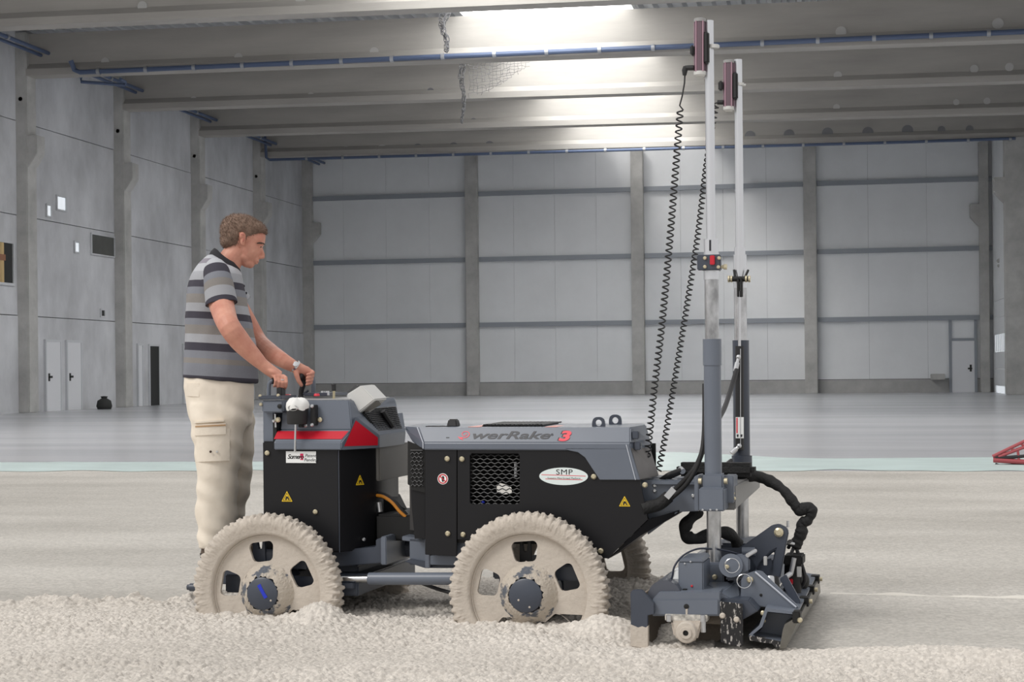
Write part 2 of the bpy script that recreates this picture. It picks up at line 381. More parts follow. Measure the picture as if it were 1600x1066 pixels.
pipe('blue_pipe', [(XL + .6, y, a.z + 1.0), (XL + .65, y, a.z + .1), (XL + .8, y, a.z), tuple(b), (7.0, y, b.z)], .06, 'thin blue pipe along the last roof beam before the end wall', [((x, y, a.z + (b.z - a.z) * (x - a.x) / (b.x - a.x)), (1, 0, 0)) for x in np.arange(-22, 7, 1.6)])
xp = XL + 1.0; zp = onX(60, 77, xp).z
def bays_pipe(x, z, r, label, clips=()):
    mb = MB(); yy = [33.4] + COLY + [YB - .1]
    for i in range(len(yy) - 1): mb.tube([(x, yy[i] + (.125 if i else 0), z), (x, yy[i + 1] - (.125 if i < 5 else 0), z)], r, 10)
    o = mb.build('blue_pipe', M_blue); tag(o, label, 'pipe', 'blue pipes under the roof')
    for c in clips: MB().lathe((x, c, z), (0, 1, 0), [(r, -.05), (r * 1.35, -.05), (r * 1.35, .05), (r, .05)], 12).build('pipe_clip', M_clip, o)
bays_pipe(xp, zp, .06, 'upper of two blue pipes running along the panelled side wall under the roof', [42, 44.5, 49, 51.5, 56, 59, 63, 66])
bays_pipe(xp - .25, zp - .05, .055, 'lower of two blue pipes running along the panelled side wall under the roof')
y = COLY[1] + .5
a = onY(127, 128, y); b = onY(196, 133, y); pipe('blue_pipe', [(a.x, y - .37, a.z + .15), (a.x, y, a.z + .15), tuple(a), tuple(b), (b.x, y, b.z + .1), (b.x, y - .37, b.z + .12)], .05, 'short blue pipe stub just behind the second roof beam near the side wall')
# torn protective nets hanging from the skylight
M_net = mat('torn netting', (112, 112, 114), .9)
def net(pts_fn, nu, nv, label, dens=.02, ragged=None):
    rnd = random.Random(len(label)); mb = MB(); g = [[Vector(pts_fn(i / nu, j / nv)) + Vector((rnd.uniform(-.03, .03), rnd.uniform(-.05, .05), rnd.uniform(-.03, .03))) for j in range(nv + 1)] for i in range(nu + 1)]
    for i in range(nu + 1):
        for j in range(nv + 1):
            for a, b in ((1, 0), (0, 1)):
                if i + a <= nu and j + b <= nv and (ragged is None or (ragged(i / nu, j / nv) and rnd.random() < .93)):
                    mb.tube([g[i][j], g[i + a][j + b]], dens, 4, False)
    o = mb.build('torn_net', M_net); tag(o, label, 'net', 'torn nets under the skylight'); o['kind'] = 'stuff'; return o
yn = COLY[0] + 3.4; a = onY(695, 25, yn); b = onY(697, 80, yn)
net(lambda u, v: (a.x + .26 * (u - .5) * (1.3 - v) + .06 * math.sin(9 * v), yn + .2 * math.sin(6 * u), a.z + .45 + (b.z - a.z - .45) * v), 6, 20, 'small bunched torn net hanging under the roof above the first beam gap', .014)
yn = COLY[1] + 3.2; a2 = onY(723, 104, yn); b2 = onY(724, 192, yn); c2 = onY(818, 102, yn)
net(lambda u, v: (a2.x + .2 * (u - .5) * (1.2 - v) + .04 * math.sin(11 * v), yn, a2.z + .7 + (b2.z - a2.z - .7) * v), 5, 30, 'long thin twisted strip of torn net hanging behind the blue pipe', .013)
net(lambda u, v: (a2.x + .2 + (c2.x - a2.x) * u, yn + .2 * math.sin(5 * u), a2.z + (c2.z - a2.z) * u - (1.65 * v - .7) * (1 - .55 * u * v)), 16, 15, 'wide sagging torn net beside the long twisted strip', .007, lambda u, v: v < 1 - .6 * u * u)
# things standing on the far floor
p = onX(163, 640, XL + .7); p.z = 0
t = empty('black_sack', p); tag(t, 'small black sack on the floor by the side wall, right of the white doors', 'sack')
MB().lathe((0, 0, 0), (0, 0, 1), [(.0, 0), (.22, 0), (.26, .1), (.22, .28), (.09, .36), (.12, .42), (.0, .43)], 14).build('sack_body', M_dark, t, 80)
# plastic sheet across the joint between fresh concrete and slab
M_film = mat('thin plastic film', (196, 212, 210), 0.4, var=.12, vscale=2.2, bump=.4, bscale=9, stretch=(.4, 1, 1))
us = list(range(-160, 1900, 12)); mb = MB(); nv = 8
def sheet_edges(u):
    pts = [(-200, 723, 737), (0, 723, 737), (400, 722, 736), (640, 720, 736), (980, 708, 737), (1060, 707, 737), (1140, 711, 737), (1230, 716, 736), (1300, 717, 735), (1560, 715, 737), (1700, 713, 737), (1950, 712, 740)]
    for (a, t0, b0), (c, t1, b1) in zip(pts, pts[1:]):
        if a <= u <= c: k = (u - a) / (c - a); return t0 + (t1 - t0) * k, b0 + (b1 - b0) * k
for u in us:
    t0, b0 = sheet_edges(u); A_, B_ = onZ(u, t0, 0), onZ(u, b0 + 1.2 * math.sin(u * .037) * math.sin(u * .011), 0)
    for j in range(nv + 1):
        q = B_.lerp(A_, j / nv); mb.v.append(Vector((q.x, q.y, .004 + (.035 if 0 < j < nv else 0) * abs(noise.noise(Vector((q.x * .9, q.y * 2.3, 1)))) + 0)))
for i in range(len(us) - 1):
    for j in range(nv):
        a = i * (nv + 1) + j; mb.f.append([a, a + nv + 1, a + nv + 2, a + 1])
o = mb.build('plastic_sheet', M_film, smooth=180); tag(o, 'long pale green plastic sheet lying across the floor at the edge of the fresh concrete', 'sheet')
# red lattice frame at the right picture edge
fr = empty('red_lattice_frame', onZ(1552, 727, 0) + Vector((0, 0, .03))); tag(fr, 'red steel lattice frame with black rails lying on the plastic sheet', 'frame')
M_red = mat('red frame paint', (158, 70, 76), .45); M_blk = mat('black rubber', (34, 34, 36), .55)
rd = lambda u, v: (onY(u, v, fr.location.y) - fr.location)
L = lambda pts, r, n_, m_: MB().tube([rd(*q) for q in pts], r, 8).build(n_, m_, fr)
L([(1551, 713.5), (1600, 690), (1680, 655)], .02, 'top_rail', M_red); L([(1560, 714), (1600, 699), (1680, 668)], .02, 'top_rail', M_red)
for u in (1566, 1580, 1596, 1620): L([(u, 717 - (u - 1551) * .5), (u + 6, 711 - (u - 1560) * .37)], .014, 'brace', M_red)
L([(1552, 719), (1600, 722), (1700, 726)], .03, 'bottom_rail', M_red); L([(1555, 715), (1575, 715), (1600, 713), (1700, 712)], .02, 'black_rail', M_blk)
L([(1555, 726), (1562, 728), (1600, 727), (1700, 727)], .02, 'skid', M_blk)
for u in (1590, 1650): L([(u, 700 - (u - 1590) * .4), (u + 2, 720)], .015, 'post', M_red)
# ------------------------------------------------------------------ fresh and raw concrete
def concrete_mat(name, base, base2, pebble, rough):
    m = bpy.data.materials.new(name); m.use_nodes = True; nt = m.node_tree; b = nt.nodes['Principled BSDF']; N = nt.nodes.new; Lk = nt.links.new
    tc = N('ShaderNodeTexCoord'); mp = N('ShaderNodeMapping'); mp.inputs['Scale'].default_value = (.35, 1, 1); Lk(tc.outputs['Object'], mp.inputs[0])
    n1 = N('ShaderNodeTexNoise'); n1.inputs['Scale'].default_value = .9; n1.inputs['Detail'].default_value = 6; Lk(mp.outputs[0], n1.inputs[0])
    r1 = N('ShaderNodeValToRGB'); r1.color_ramp.elements[0].position = .35; r1.color_ramp.elements[1].position = .65
    r1.color_ramp.elements[0].color = (*lin(base2), 1); r1.color_ramp.elements[1].color = (*lin(base), 1); Lk(n1.outputs['Fac'], r1.inputs[0])
    vo = N('ShaderNodeTexVoronoi'); vo.inputs['Scale'].default_value = pebble; Lk(tc.outputs['Object'], vo.inputs['Vector'])
    hs = N('ShaderNodeHueSaturation'); r2 = N('ShaderNodeMapRange'); r2.inputs['From Min'].default_value = 0; r2.inputs['From Max'].default_value = 1; r2.inputs['To Min'].default_value = .80; r2.inputs['To Max'].default_value = 1.10
    sep = N('ShaderNodeSeparateColor'); Lk(vo.outputs['Color'], sep.inputs[0]); Lk(sep.outputs[0], r2.inputs[0]); Lk(r2.outputs[0], hs.inputs['Value']); Lk(r1.outputs[0], hs.inputs['Color'])
    Lk(hs.outputs[0], b.inputs['Base Color']); b.inputs['Roughness'].default_value = rough; b.inputs['Specular IOR Level'].default_value = .3
    n3 = N('ShaderNodeTexNoise'); n3.inputs['Scale'].default_value = pebble * .8; n3.inputs['Detail'].default_value = 3; Lk(tc.outputs['Object'], n3.inputs[0])
    bp = N('ShaderNodeBump'); bp.inputs['Strength'].default_value = .35; bp.inputs['Distance'].default_value = .008; Lk(n3.outputs['Fac'], bp.inputs['Height']); Lk(bp.outputs[0], b.inputs['Normal'])
    return m
M_fresh = concrete_mat('fresh levelled concrete', (195, 191, 184), (173, 169, 162), 60, .62)
M_raw = concrete_mat('raw raked concrete', (214, 208, 200), (196, 190, 182), 85, .8)
o = MB().box((-30, -9, -.3), (14, YE, 0)).build('fresh_concrete', M_fresh, smooth=None); tag(o, 'smooth levelled fresh concrete between the machine and the plastic sheet', 'concrete', kind='stuff')
st = .006
gx = np.arange(-4.6, 3.4, st); gy = np.arange(-3.0, 1.35, st); X, Y = np.meshgrid(gx, gy, indexing='ij')
def sstep(a, b, x): t = np.clip((x - a) / (b - a), 0, 1); return t * t * (3 - 2 * t)
wob = (vnoise(X * 3 + 9, Y * 0 + 3, 1) - .5) * .16 + (vnoise(X * 11, Y * 0 + 5, 2) - .5) * .06
yb = np.where(X < -1.55, -.26 + .19 * (X + 2.69), 1.15); yb = np.where((X > -1.75) & (X < -1.35), -.08 + (X + 1.75) / .4 * 1.2, yb)
yb = np.where(X > .82, 1.15 - (X - .82) / .2 * 1.95, yb); yb = np.where(X > 1.02, -.80 - .255 * np.maximum(X - 1.34, 0), yb)
M_ = sstep(-.03, .07, yb + wob * np.where(X > 1.0, .35, .8) - Y)
big = (vnoise(X * 1.7, Y * 2.6, 3) - .5) * .06 + (vnoise(X * 4.5, Y * 6, 4) - .5) * .04
def pebbles(c, seed, lo):
    rs = np.random.RandomState(seed); n = 1024; JX = rs.rand(n, n); JY = rs.rand(n, n); RR = lo + (1 - lo) * rs.rand(n, n)
    xi = np.floor(X / c).astype(int); yi = np.floor(Y / c).astype(int); best = np.zeros_like(X)
    for a in (-1, 0, 1):
        for b_ in (-1, 0, 1):
            i = (xi + a) % n; j = (yi + b_) % n
            d2 = ((xi + a + JX[i, j]) - X / c) ** 2 + ((yi + b_ + JY[i, j]) - Y / c) ** 2
            r = RR[i, j] * .75; best = np.maximum(best, np.sqrt(np.maximum(r * r - d2, 0)))
    return best * c
rough = .35 + .65 * sstep(.35, .6, vnoise(X * 1.1 + 3, Y * 2.1 + 7, 8))
edge = sstep(.5, .0, np.abs(yb - Y)) * (X < -1.5)
Z = .022 + big * .55 + (pebbles(.0165, 5, .35) * 1.05 + pebbles(.034, 6, .05) * .5 * (rough + edge)) * (.6 + .4 * rough) + edge * (vnoise(X * 14, Y * 18, 9) - .4) * .07
for (cx, cy, sx, sy, h) in [(.50, -.60, .15, .08, .085), (-.82, -.60, .12, .09, .085), (.12, -.66, .45, .10, -.012), (-1.12, -.66, .42, .1, -.008), (1.0, -1.05, .6, .16, .0), (.45, .55, .3, .3, .1), (-.3, .2, .5, .3, -.02), (1.05, -.98, .42, .16, -.034), (1.9, -1.02, .35, .07, .025), (2.2, -1.08, .6, .08, .05)]:
    Z = Z + h * np.exp(-((X - cx) / sx) ** 2 - ((Y - cy) / sy) ** 2)
Z = np.maximum(Z, .004 + pebbles(.0165, 5, .35) * .7)
Z = np.where(M_ > 0, Z * M_ - (1 - M_) * .03, -.05)
ni, nj = X.shape; keep = M_ > .01
idx = np.arange(ni * nj).reshape(ni, nj); q = np.stack([idx[:-1, :-1], idx[1:, :-1], idx[1:, 1:], idx[:-1, 1:]], -1)
kq = keep[:-1, :-1] | keep[1:, :-1] | keep[1:, 1:] | keep[:-1, 1:]; q = q[kq]
used = np.unique(q); remap = np.full(ni * nj, -1); remap[used] = np.arange(len(used)); q = remap[q]
V = np.stack([X.ravel(), Y.ravel(), Z.ravel()], -1)[used]
me = bpy.data.meshes.new('raw_concrete'); me.vertices.add(len(V)); me.vertices.foreach_set('co', V.ravel()); me.loops.add(q.size); me.loops.foreach_set('vertex_index', q.ravel().astype(np.int32))
me.polygons.add(len(q)); me.polygons.foreach_set('loop_start', np.arange(0, q.size, 4, dtype=np.int32)); me.polygons.foreach_set('use_smooth', np.ones(len(q), bool)); me.update(calc_edges=True); me.validate()
me.materials.append(M_raw)
o = inst('raw_concrete', me, None, MF.o, (0, 0, MF.yaw)); tag(o, 'rough pebbly unlevelled concrete in the foreground, wheels sunk in it', 'concrete', kind='stuff')

# thin ridge of paste left along the far edge of the screeded strip
mb = MB(); xs_ = np.arange(1.36, 5.2, .02); prof = [(-.016, 0), (-.006, .012), (.006, .013), (.018, 0)]
for x in xs_:
    k = .45 + 1.1 * noise.noise(Vector((x * 5, 0, 2))) ; k = max(.05, k); yo = .985 + .012 * noise.noise(Vector((x * 2.3, 1, 0)))
    for a, b in prof: mb.v.append(Vector((x, yo + a * (.3 + k * .5), b * k - (.001 if b == 0 else 0))))
for i in range(len(xs_) - 1):
    for j in range(3): q = i * 4 + j; mb.f.append([q, q + 1, q + 5, q + 4])
o = mb.build('paste_ridge', mat('cement paste', (216, 212, 204), .8), None, 180); o.location = MF.o; o.rotation_euler = (0, 0, MF.yaw); tag(o, 'thin pale ridge of cement paste along the edge of the freshly screeded strip', 'ridge', kind='stuff')
# ------------------------------------------------------------------ the concrete rake machine (one thing, built in its own frame: x forward, y away from the camera)
MC = empty('concrete_rake', MF.o, MF.yaw); tag(MC, 'grey and black four-wheeled concrete rake machine with two laser masts and a screed head', 'machine')
G_ = mat('blue grey enamel', (103, 110, 122), 0.33, spec=.5, var=.05, vscale=6)
GD = mat('dark blue grey enamel', (66, 72, 84), 0.38, var=.08, vscale=9)
K_ = mat('black enamel panel', (27, 27, 30), 0.4, spec=.3)
KD = mat('black interior', (12, 12, 13), 0.6)
RB = mat('black rubber', (34, 34, 36), .55)
CL = mat('black woven sleeve', (30, 30, 31), .75, bump=.5, bscale=90)
CH = mat('chrome rod', (205, 206, 208), .18, 1.0)
AL = mat('brushed aluminium', (214, 216, 220), .32, .9)
MCr = mat('smeared chrome tube', (190, 191, 193), .28, .85, var=.45, vscale=18, stretch=(1, 1, .5))
ZN = mat('yellow zinc bolt', (208, 198, 170), .35, .7)
ZS = mat('silver zinc', (200, 202, 205), .35, .8)
MUD = mat('dried concrete mud', (196, 187, 176), .9, var=.10, vscale=9, bump=.4, bscale=60)
MUDD = mat('damp concrete mud', (140, 130, 118), .85, var=.15, vscale=14, bump=.5, bscale=40)
RED = mat('red decal', (196, 30, 48), .3)
WHT = mat('white decal', (238, 240, 240), .35)
YEL = mat('yellow decal', (240, 200, 40), .4)
BLKD = mat('black print', (26, 27, 30), .45)
DKT = mat('dark grey print', (40, 41, 48), .4)
REDP = mat('red print', (224, 62, 78), .4)
BLU = mat('blue tape', (32, 52, 190), .45)
LAMP = mat('white lamp housing', (205, 205, 203), .5)
ORG = mat('orange hose stripe', (200, 130, 40), .5)
SCUFF = mat('scuffed black steel', (30, 30, 32), .45, var=.0)
def scuff():
    nt = SCUFF.node_tree; b = nt.nodes['Principled BSDF']; tc = nt.nodes.new('ShaderNodeTexCoord'); mp = nt.nodes.new('ShaderNodeMapping'); mp.inputs['Scale'].default_value = (60, 60, 22)
    n = nt.nodes.new('ShaderNodeTexNoise'); n.inputs['Scale'].default_value = 2.2; n.inputs['Detail'].default_value = 6; r = nt.nodes.new('ShaderNodeValToRGB')
    r.color_ramp.elements[0].position = .56; r.color_ramp.elements[1].position = .62; r.color_ramp.elements[0].color = (.012, .012, .014, 1); r.color_ramp.elements[1].color = (.42, .4, .38, 1)
    nt.links.new(tc.outputs['Object'], mp.inputs[0]); nt.links.new(mp.outputs[0], n.inputs[0]); nt.links.new(n.outputs['Fac'], r.inputs[0]); nt.links.new(r.outputs[0], b.inputs['Base Color'])
scuff()
def PP(*l): return [P(*q) for q in l]
def fy(p, y): return Vector((p[0], y, p[2]))
def plate(outl, y, d=.012, bevel=0.0):   # outline in photo pixels on the plane y, thickness d going away
    return MB().prism([P(u, v, y) for u, v in outl], (0, d, 0), bevel)
def bar(x0, x1, y0, y1, z0, z1, bevel=.006): return MB().hull([(x, y, z) for x in (x0, x1) for y in (y0, y1) for z in (z0, z1)], bevel)
def pbox(u0, v0, u1, v1, y0, y1, bevel=.006):
    a = P(u0, v1, y0); b = P(u1, v0, y0); return bar(a.x, b.x, y0, y1, a.z, b.z, bevel)
def bolts(parent, pts, r=.011, h=.012, m=None, name='bolt'):
    for u, v, y in pts:
        p = P(u, v, y); MB().lathe(p, (0, -1, 0), [(r, 0), (r, h * .6), (r * .6, h), (0, h)], 12).build(name, m or ZN, parent, 30)
def face_frame(o, n, xdir):              # matrix: local x along xdir, local z along the outward normal n
    n = Vector(n).normalized(); x = Vector(xdir); x = (x - n * x.dot(n)).normalized(); y = n.cross(x)
    M4 = Matrix((x, y, n)).transposed().to_4x4(); M4.translation = Vector(o); return M4
def lettering(s, o, n, xdir, size, m, parent, name='lettering', **k):
    me = text_mesh(s, size, .0004, **k); me.transform(face_frame(o, n, xdir)); me.materials.clear(); me.materials.append(m)
    return inst(name, me, parent)
def flat(pts2, o, n, xdir, m, parent, name, depth=.0006, holes=()):
    me = outline_mesh([pts2] + list(holes), depth, name); me.transform(face_frame(o, n, xdir)); me.materials.append(m); return inst(name, me, parent)
def circ(r, n=32, cx=0, cy=0, ry=None): return [(cx + r * math.cos(2 * math.pi * i / n), cy + (ry or r) * math.sin(2 * math.pi * i / n)) for i in range(n)]
def plane_pt(u, v, o, n):
    d = ray(u, v); d = Vector((d.dot(MF.x), d.dot(MF.y), d.z)); c = CAM - MF.o; c = Vector((c.dot(MF.x), c.dot(MF.y), c.z))
    return c + d * ((Vector(o) - c).dot(n) / d.dot(n))
FN = (0, -1, 0); XD = (1, 0, 0)

# ---- wheels
WR_, WY = .365, .51
def rounded(pts, r=.012, n=4):
    out = []; k = len(pts)
    for i in range(k):
        p = Vector(pts[i]); a = (Vector(pts[i - 1]) - p).normalized(); b = (Vector(pts[(i + 1) % k]) - p).normalized()
        for t in range(n + 1):
            s = t / n; A = p + a * r; B_ = p + b * r; out.append(tuple(A.lerp(p, s).lerp(p.lerp(B_, s), s)))
    return out
def wheel_meshes(a0, seed):
    holes = []
    for k in range(5):
        a = math.radians(a0 + 72 * k); ca, sa = math.cos(a), math.sin(a)
        for_h = [(.143, -.036), (.155, -.05), (.218, -.062), (.236, -.05), (.236, .05), (.218, .062), (.155, .05), (.143, .036)]
        holes.append(rounded([(r * ca - t * sa, r * sa + t * ca) for r, t in for_h], .010, 2))
    disc = outline_mesh([circ(.285, 80)] + holes, .008, 'wheel'); disc.transform(Matrix.Rotation(math.pi / 2, 4, 'X'))
    disc.materials.append(MUD)
    prof = [(.262, .045), (.266, .030), (.270, -.026), (.274, -.036), (.285, -.039), (.297, -.042), (.308, -.045), (.318, -.047), (.328, -.048), (.336, -.047), (.344, -.045), (.350, -.040), (.355, -.034), (.358, -.024), (.358, -.012), (.360, 0), (.358, .012), (.358, .024), (.355, .036), (.344, .045), (.32, .047), (.28, .04), (.262, .045)]
    n = 520; mb = MB(); knobs = 62
    for i, (r, h) in enumerate(prof):
        for j in range(n):
            t = 2 * math.pi * j / n; rr = r; hh = h
            if r > .29:
                ct, st_ = math.cos(t), math.sin(t)
                n1 = noise.noise(Vector((ct * 8 + seed, st_ * 8, h * 25))); n2 = noise.noise(Vector((ct * 26 + seed, st_ * 26, h * 50 + r * 30))); n3 = noise.noise(Vector((ct * 60, st_ * 60 + seed, h * 120 + r * 60)))
                f = min(1, (r - .29) / .03)
                if r > .338:
                    k = math.sin(knobs * t + (0 if h < 0 else math.pi) + .5 * n1); lug = max(0, min(1, k * 2.4 + .3 + n2)) * (1 - .35 * abs(n1))
                    g = min(1, (r - .334) / .014); rr += .010 * lug * g if abs(h) > .008 else .004 * lug; hh += math.copysign(.003 * lug * g, h) if abs(h) > .008 else 0
                rr += (.003 * n1 + .005 * n2 + .004 * n3) * f; hh += math.copysign((.003 * n1 + .007 * n2 + .0055 * n3) * f, h)
            mb.v.append(Vector((rr * math.cos(t), hh, rr * math.sin(t))))
    for i in range(len(prof) - 1):
        for j in range(n):
            x = i * n + j; y = i * n + (j + 1) % n; mb.f.append([x, y, y + n, x + n])
    tyre = mb.mesh('tyre', MUD, 60)
    hub = MB()
    nn = 48
    pr = [(.0, -.075), (.070, -.075), (.076, -.070), (.078, -.02)]
    hub.lathe((0, 0, 0), (0, 1, 0), pr, nn)
    hub_me = hub.mesh('hub_cap', GD, 40)
    ring = MB(); pr = [(.079, -.066), (.090, -.060), (.100, -.05), (.118, -.026), (.132, -.010), (.140, -.004)]
    for r, h in pr:
        for j in range(64):
            t = 2 * math.pi * j / 64; z = noise.noise(Vector((math.cos(t) * 9 + seed, math.sin(t) * 9, r * 60)))
            ring.v.append(Vector(((r + .012 * z) * math.cos(t), h + .018 * z * (1 if r > .08 else .3), (r + .012 * z) * math.sin(t))))
    for i in range(len(pr) - 1):
        for j in range(64):
            x = i * 64 + j; y = i * 64 + (j + 1) % 64; ring.f.append([x, y, y + 64, x + 64])
    ring_me = ring.mesh('hub_mud', mat('hub mud over enamel', (184, 175, 163), .9, var=.1, vscale=13, dark=(92, 97, 106), ramp=(.40, .46), bump=.8, bscale=70), 70)
    lip = MB().lathe((0, 0, 0), (0, 1, 0), [(.268, .03), (.268, -.014), (.262, -.014), (.262, .03)], 80).mesh('rim', MUD, 40)
    return disc, tyre, hub_me, ring_me, lip
wm = [wheel_meshes(95, 3), wheel_meshes(26, 11)]
hubs = [(P(823, 930, -.555), 0), (P(413, 927, -.555), 1)]
wheels = []
for (p, k), y in [(hubs[0], -WY), (hubs[1], -WY), (hubs[0], WY - .03), (hubs[1], WY - .03)]:
    far = y > 0
    d, ty, hb, rg, lp = wm[k]
    wobj = inst('wheel', d, MC, (p.x, y, p.z), (0, 0, math.pi if far else 0))
    for nm, me in (('tyre', ty), ('hub_cap', hb), ('hub_mud', rg), ('rim', lp)): inst(nm, me, wobj)
    wheels.append(wobj)
flat([(-.009, -.035), (.009, -.035), (.007, -.006), (.0085, 0), (.007, .006), (.009, .035), (-.009, .035)], (.004, -.0762, .012), FN, (.85, 0, .5), BLU, wheels[1], 'blue_tape', .0012)
for k, (x, z) in enumerate([(-.03, -.02), (.045, -.03), (.02, -.05)]): MB().ell((x, -.075, z), (.005, .004, .005), None, 8, 6).build('mud_spot', MUD, wheels[k % 2])
# axles and rear frame seen through the wheel openings
xr, zr = hubs[1][0].x, hubs[1][0].z; xf, zf = hubs[0][0].x, hubs[0][0].z
MB().cyl((xr, -WY, zr), (xr, WY, zr), .055, 20).build('rear_axle', GD, MC); MB().cyl((xf, -WY, zf), (xf, WY, zf), .055, 20).build('front_axle', GD, MC)
for x, z in ((xr, zr), (xf, zf)):
    MB().cyl((x, -.44, z), (x, -.33, z), .11, 24).cyl((x, .33, z), (x, .44, z), .11, 24).build('wheel_motor', GD, MC)
pbox(352, 903, 560, 926, -.42, .42).build('rear_chassis', GD, MC)
pbox(395, 862, 480, 888, -.44, -.36).build('rear_bracket', GD, MC)
plate([(395, 848), (402, 846), (404, 858), (409, 858), (410, 846), (413, 846), (415, 880), (395, 880)], -.45, .02).build('rear_fork', GD, MC)
plate([(812, 846), (816, 846), (818, 862), (823, 862), (825, 845), (829, 846), (830, 880), (812, 880)], -.45, .02).build('front_fork', KD, MC)
pbox(770, 884, 905, 905, -.44, -.30).build('front_bracket', GD, MC)
pbox(780, 893, 880, 955, -.32, .32).build('front_chassis', GD, MC)
# operator platform
a = P(352, 866, -.3); pl = bar(P(319, 868, -.3).x, -1.30, -.30, .30, .232, .250, .004).build('platform', GD, MC)
bar(P(322, 868, -.3).x, -1.30, -.28, -.24, .14, .232, .004).build('platform_arm', GD, pl); bar(P(322, 868, -.3).x, -1.30, .24, .28, .14, .232, .004).build('platform_arm', GD, pl)
bar(-1.36, -1.10, -.3, .3, .12, .236, .004).build('platform_bracket', GD, pl)
pp = P(299, 918, -.3); MB().cyl((pp.x + .09, -.3, pp.z), (pp.x - .005, -.3, pp.z), .02, 12).cyl((pp.x - .005, -.3, pp.z), (pp.x - .02, -.3, pp.z), .014, 10).build('bumper_bolt', GD, pl)

# ---- rear unit: console body, hood, controls
xf1 = P(587, 780, -.17).x; x0 = P(411, 780, -.38).x; xc = P(530, 780, -.38).x; zt = P(450, 704, -.38).z; zbm = P(450, 862, -.38).z
plan = [(x0, -.38), (xc, -.38), (xf1, -.17), (xf1, .17), (xc, .38), (x0, .38)]
cb = MB().prism([(x, y, zbm) for x, y in plan], (0, 0, P(450, 690, -.38).z - zbm), .006).build('console_body', K_, MC)
bar(xc + .02, xf1 + .02, -.16, .30, P(587, 752, -.17).z, zt + .01).build('grey_front_plate', mat('grey plate', (104, 102, 99), .5), cb)
MB().cyl((xc, -.382, zbm), (xc, -.382, zt), .0025, 6).build('panel_seam', GD, cb)
bolts(cb, [(418, 708, -.382), (493, 800, -.382)], .012)
q = P(560, 823, -.29)
# hood, mirrored front to back
def mir(pts): return [P(*q) for q in pts] + [Vector((P(*q).x, -P(*q).y, P(*q).z)) for q in pts]
xq = P(592, 690, -.18).x; xtop = P(545, 625, -.33).x
zA, zB, zC = P(480, 626, -.33).z, P(480, 672, -.35).z, P(480, 691, -.40).z
zD = P(480, 703, -.40).z; xs = P(428, 690, -.40).x; xe = P(533, 690, -.40).x
def mh(l): return [(x, s * y, z) for s in (1, -1) for x, y, z in l]
xmid = P(549, 672, -.35).x; zq = P(592, 682, -.18).z; xg = P(553, 634, -.30).x; zg = P(553, 634, -.30).z
ch = MB().hull(mh([(xs + .02, .33, zA), (xtop, .33, zA), (xs + .012, .345, zB), (xmid, .345, zB), (xg, .31, zg), (xq - .01, .18, zq)]), .004)
ch.hull(mh([(xs + .012, .345, zB + .002), (xmid, .345, zB + .002), (xs, .40, zC), (xe, .40, zC), (xs, .40, zD), (xe, .40, zD), (xq, .19, zD), (xq, .19, zq)]), .004)
A_ = Vector((xe, -.402, zD)); B_ = Vector((xq + .004, -.19, zD)); C_ = Vector((P(555, 651, -.345).x, -.347, P(555, 651, -.345).z)); nC = (B_ - A_).cross(C_ - A_).normalized(); nC = nC if nC.y < 0 else -nC
R2 = plane_pt(592, 680, A_, nC); wd = [A_, B_, C_, R2]; wd += [Vector((q.x, -q.y, q.z)) for q in wd]; ch.hull([q + nC * .004 if q.y < 0 else q for q in wd], .002)
ch = ch.build('console_hood', G_, MC, 25)
# lip below the sloping grille
zl0 = P(592, 682, -.18).z; bar(xq - .05, xq + .004, -.20, .20, P(592, 697, -.18).z, zl0, .004).build('hood_lip', G_, ch)
# red stripes
nS = (Vector((0, -(zB - zC), -(.40 - .345)))).normalized(); nS = Vector((0, -(zB - zC), .055)).normalized()
def onSkirt(u, k):     # k=0 at the crease, 1 at the lip
    y = -.345 - .055 * k; z = zB + (zC - zB) * k; p = P(u, 680, y); return Vector((p.x, y, z)) + nS * .0025
MB().add([onSkirt(434, .12), onSkirt(545, .12), onSkirt(534, .78), onSkirt(428, .78)], [(0, 1, 2, 3)]).build('red_stripe', RED, ch)
tri = [plane_pt(u, v, A_ + nC * .0065, nC) for u, v in ((556, 657), (590.5, 684), (590.5, 696), (538, 697.5))]
MB().add(tri, [(0, 1, 2, 3)]).build('red_triangle', RED, ch)
# sloping grille
gA, gB = Vector((P(553, 634, -.3).x, 0, P(553, 634, -.3).z)), Vector((xq, 0, zl0)); gd = (gB - gA); gl = gd.length; gd.normalize(); gn = Vector((-gd.z, 0, gd.x)); gn = gn if gn.z > 0 else -gn
def gp(s, y): return gA + gd * (s * gl) + gn * .004 + Vector((0, y, 0))
def gy(s): return .27 - .10 * s
gr = MB().add([gp(.12, -gy(.12)), gp(.12, gy(.12)), gp(.86, gy(.86)), gp(.86, -gy(.86))], [(0, 1, 2, 3)]).build('grille', KD, ch)
for k in range(13):
    s = .16 + .68 * k / 12
    a = gp(s, -gy(s) + .01) + gn * .004; b = gp(s, gy(s) - .01) + gn * .004
    MB().tube([a, b], .0035, 6).build('grille_slat', K_, gr)
for k in range(1, 8):
    y = -.24 + .06 * k; MB().tube([gp(.14, y) + gn * .003, gp(.85, y * .68) + gn * .003], .003, 6).build('grille_bar', K_, gr)
MB().tube([gp(.3, -.02) + gn * .02, gp(.8, .03) + gn * .012], .014, 8).build('grille_handle', RB, gr)
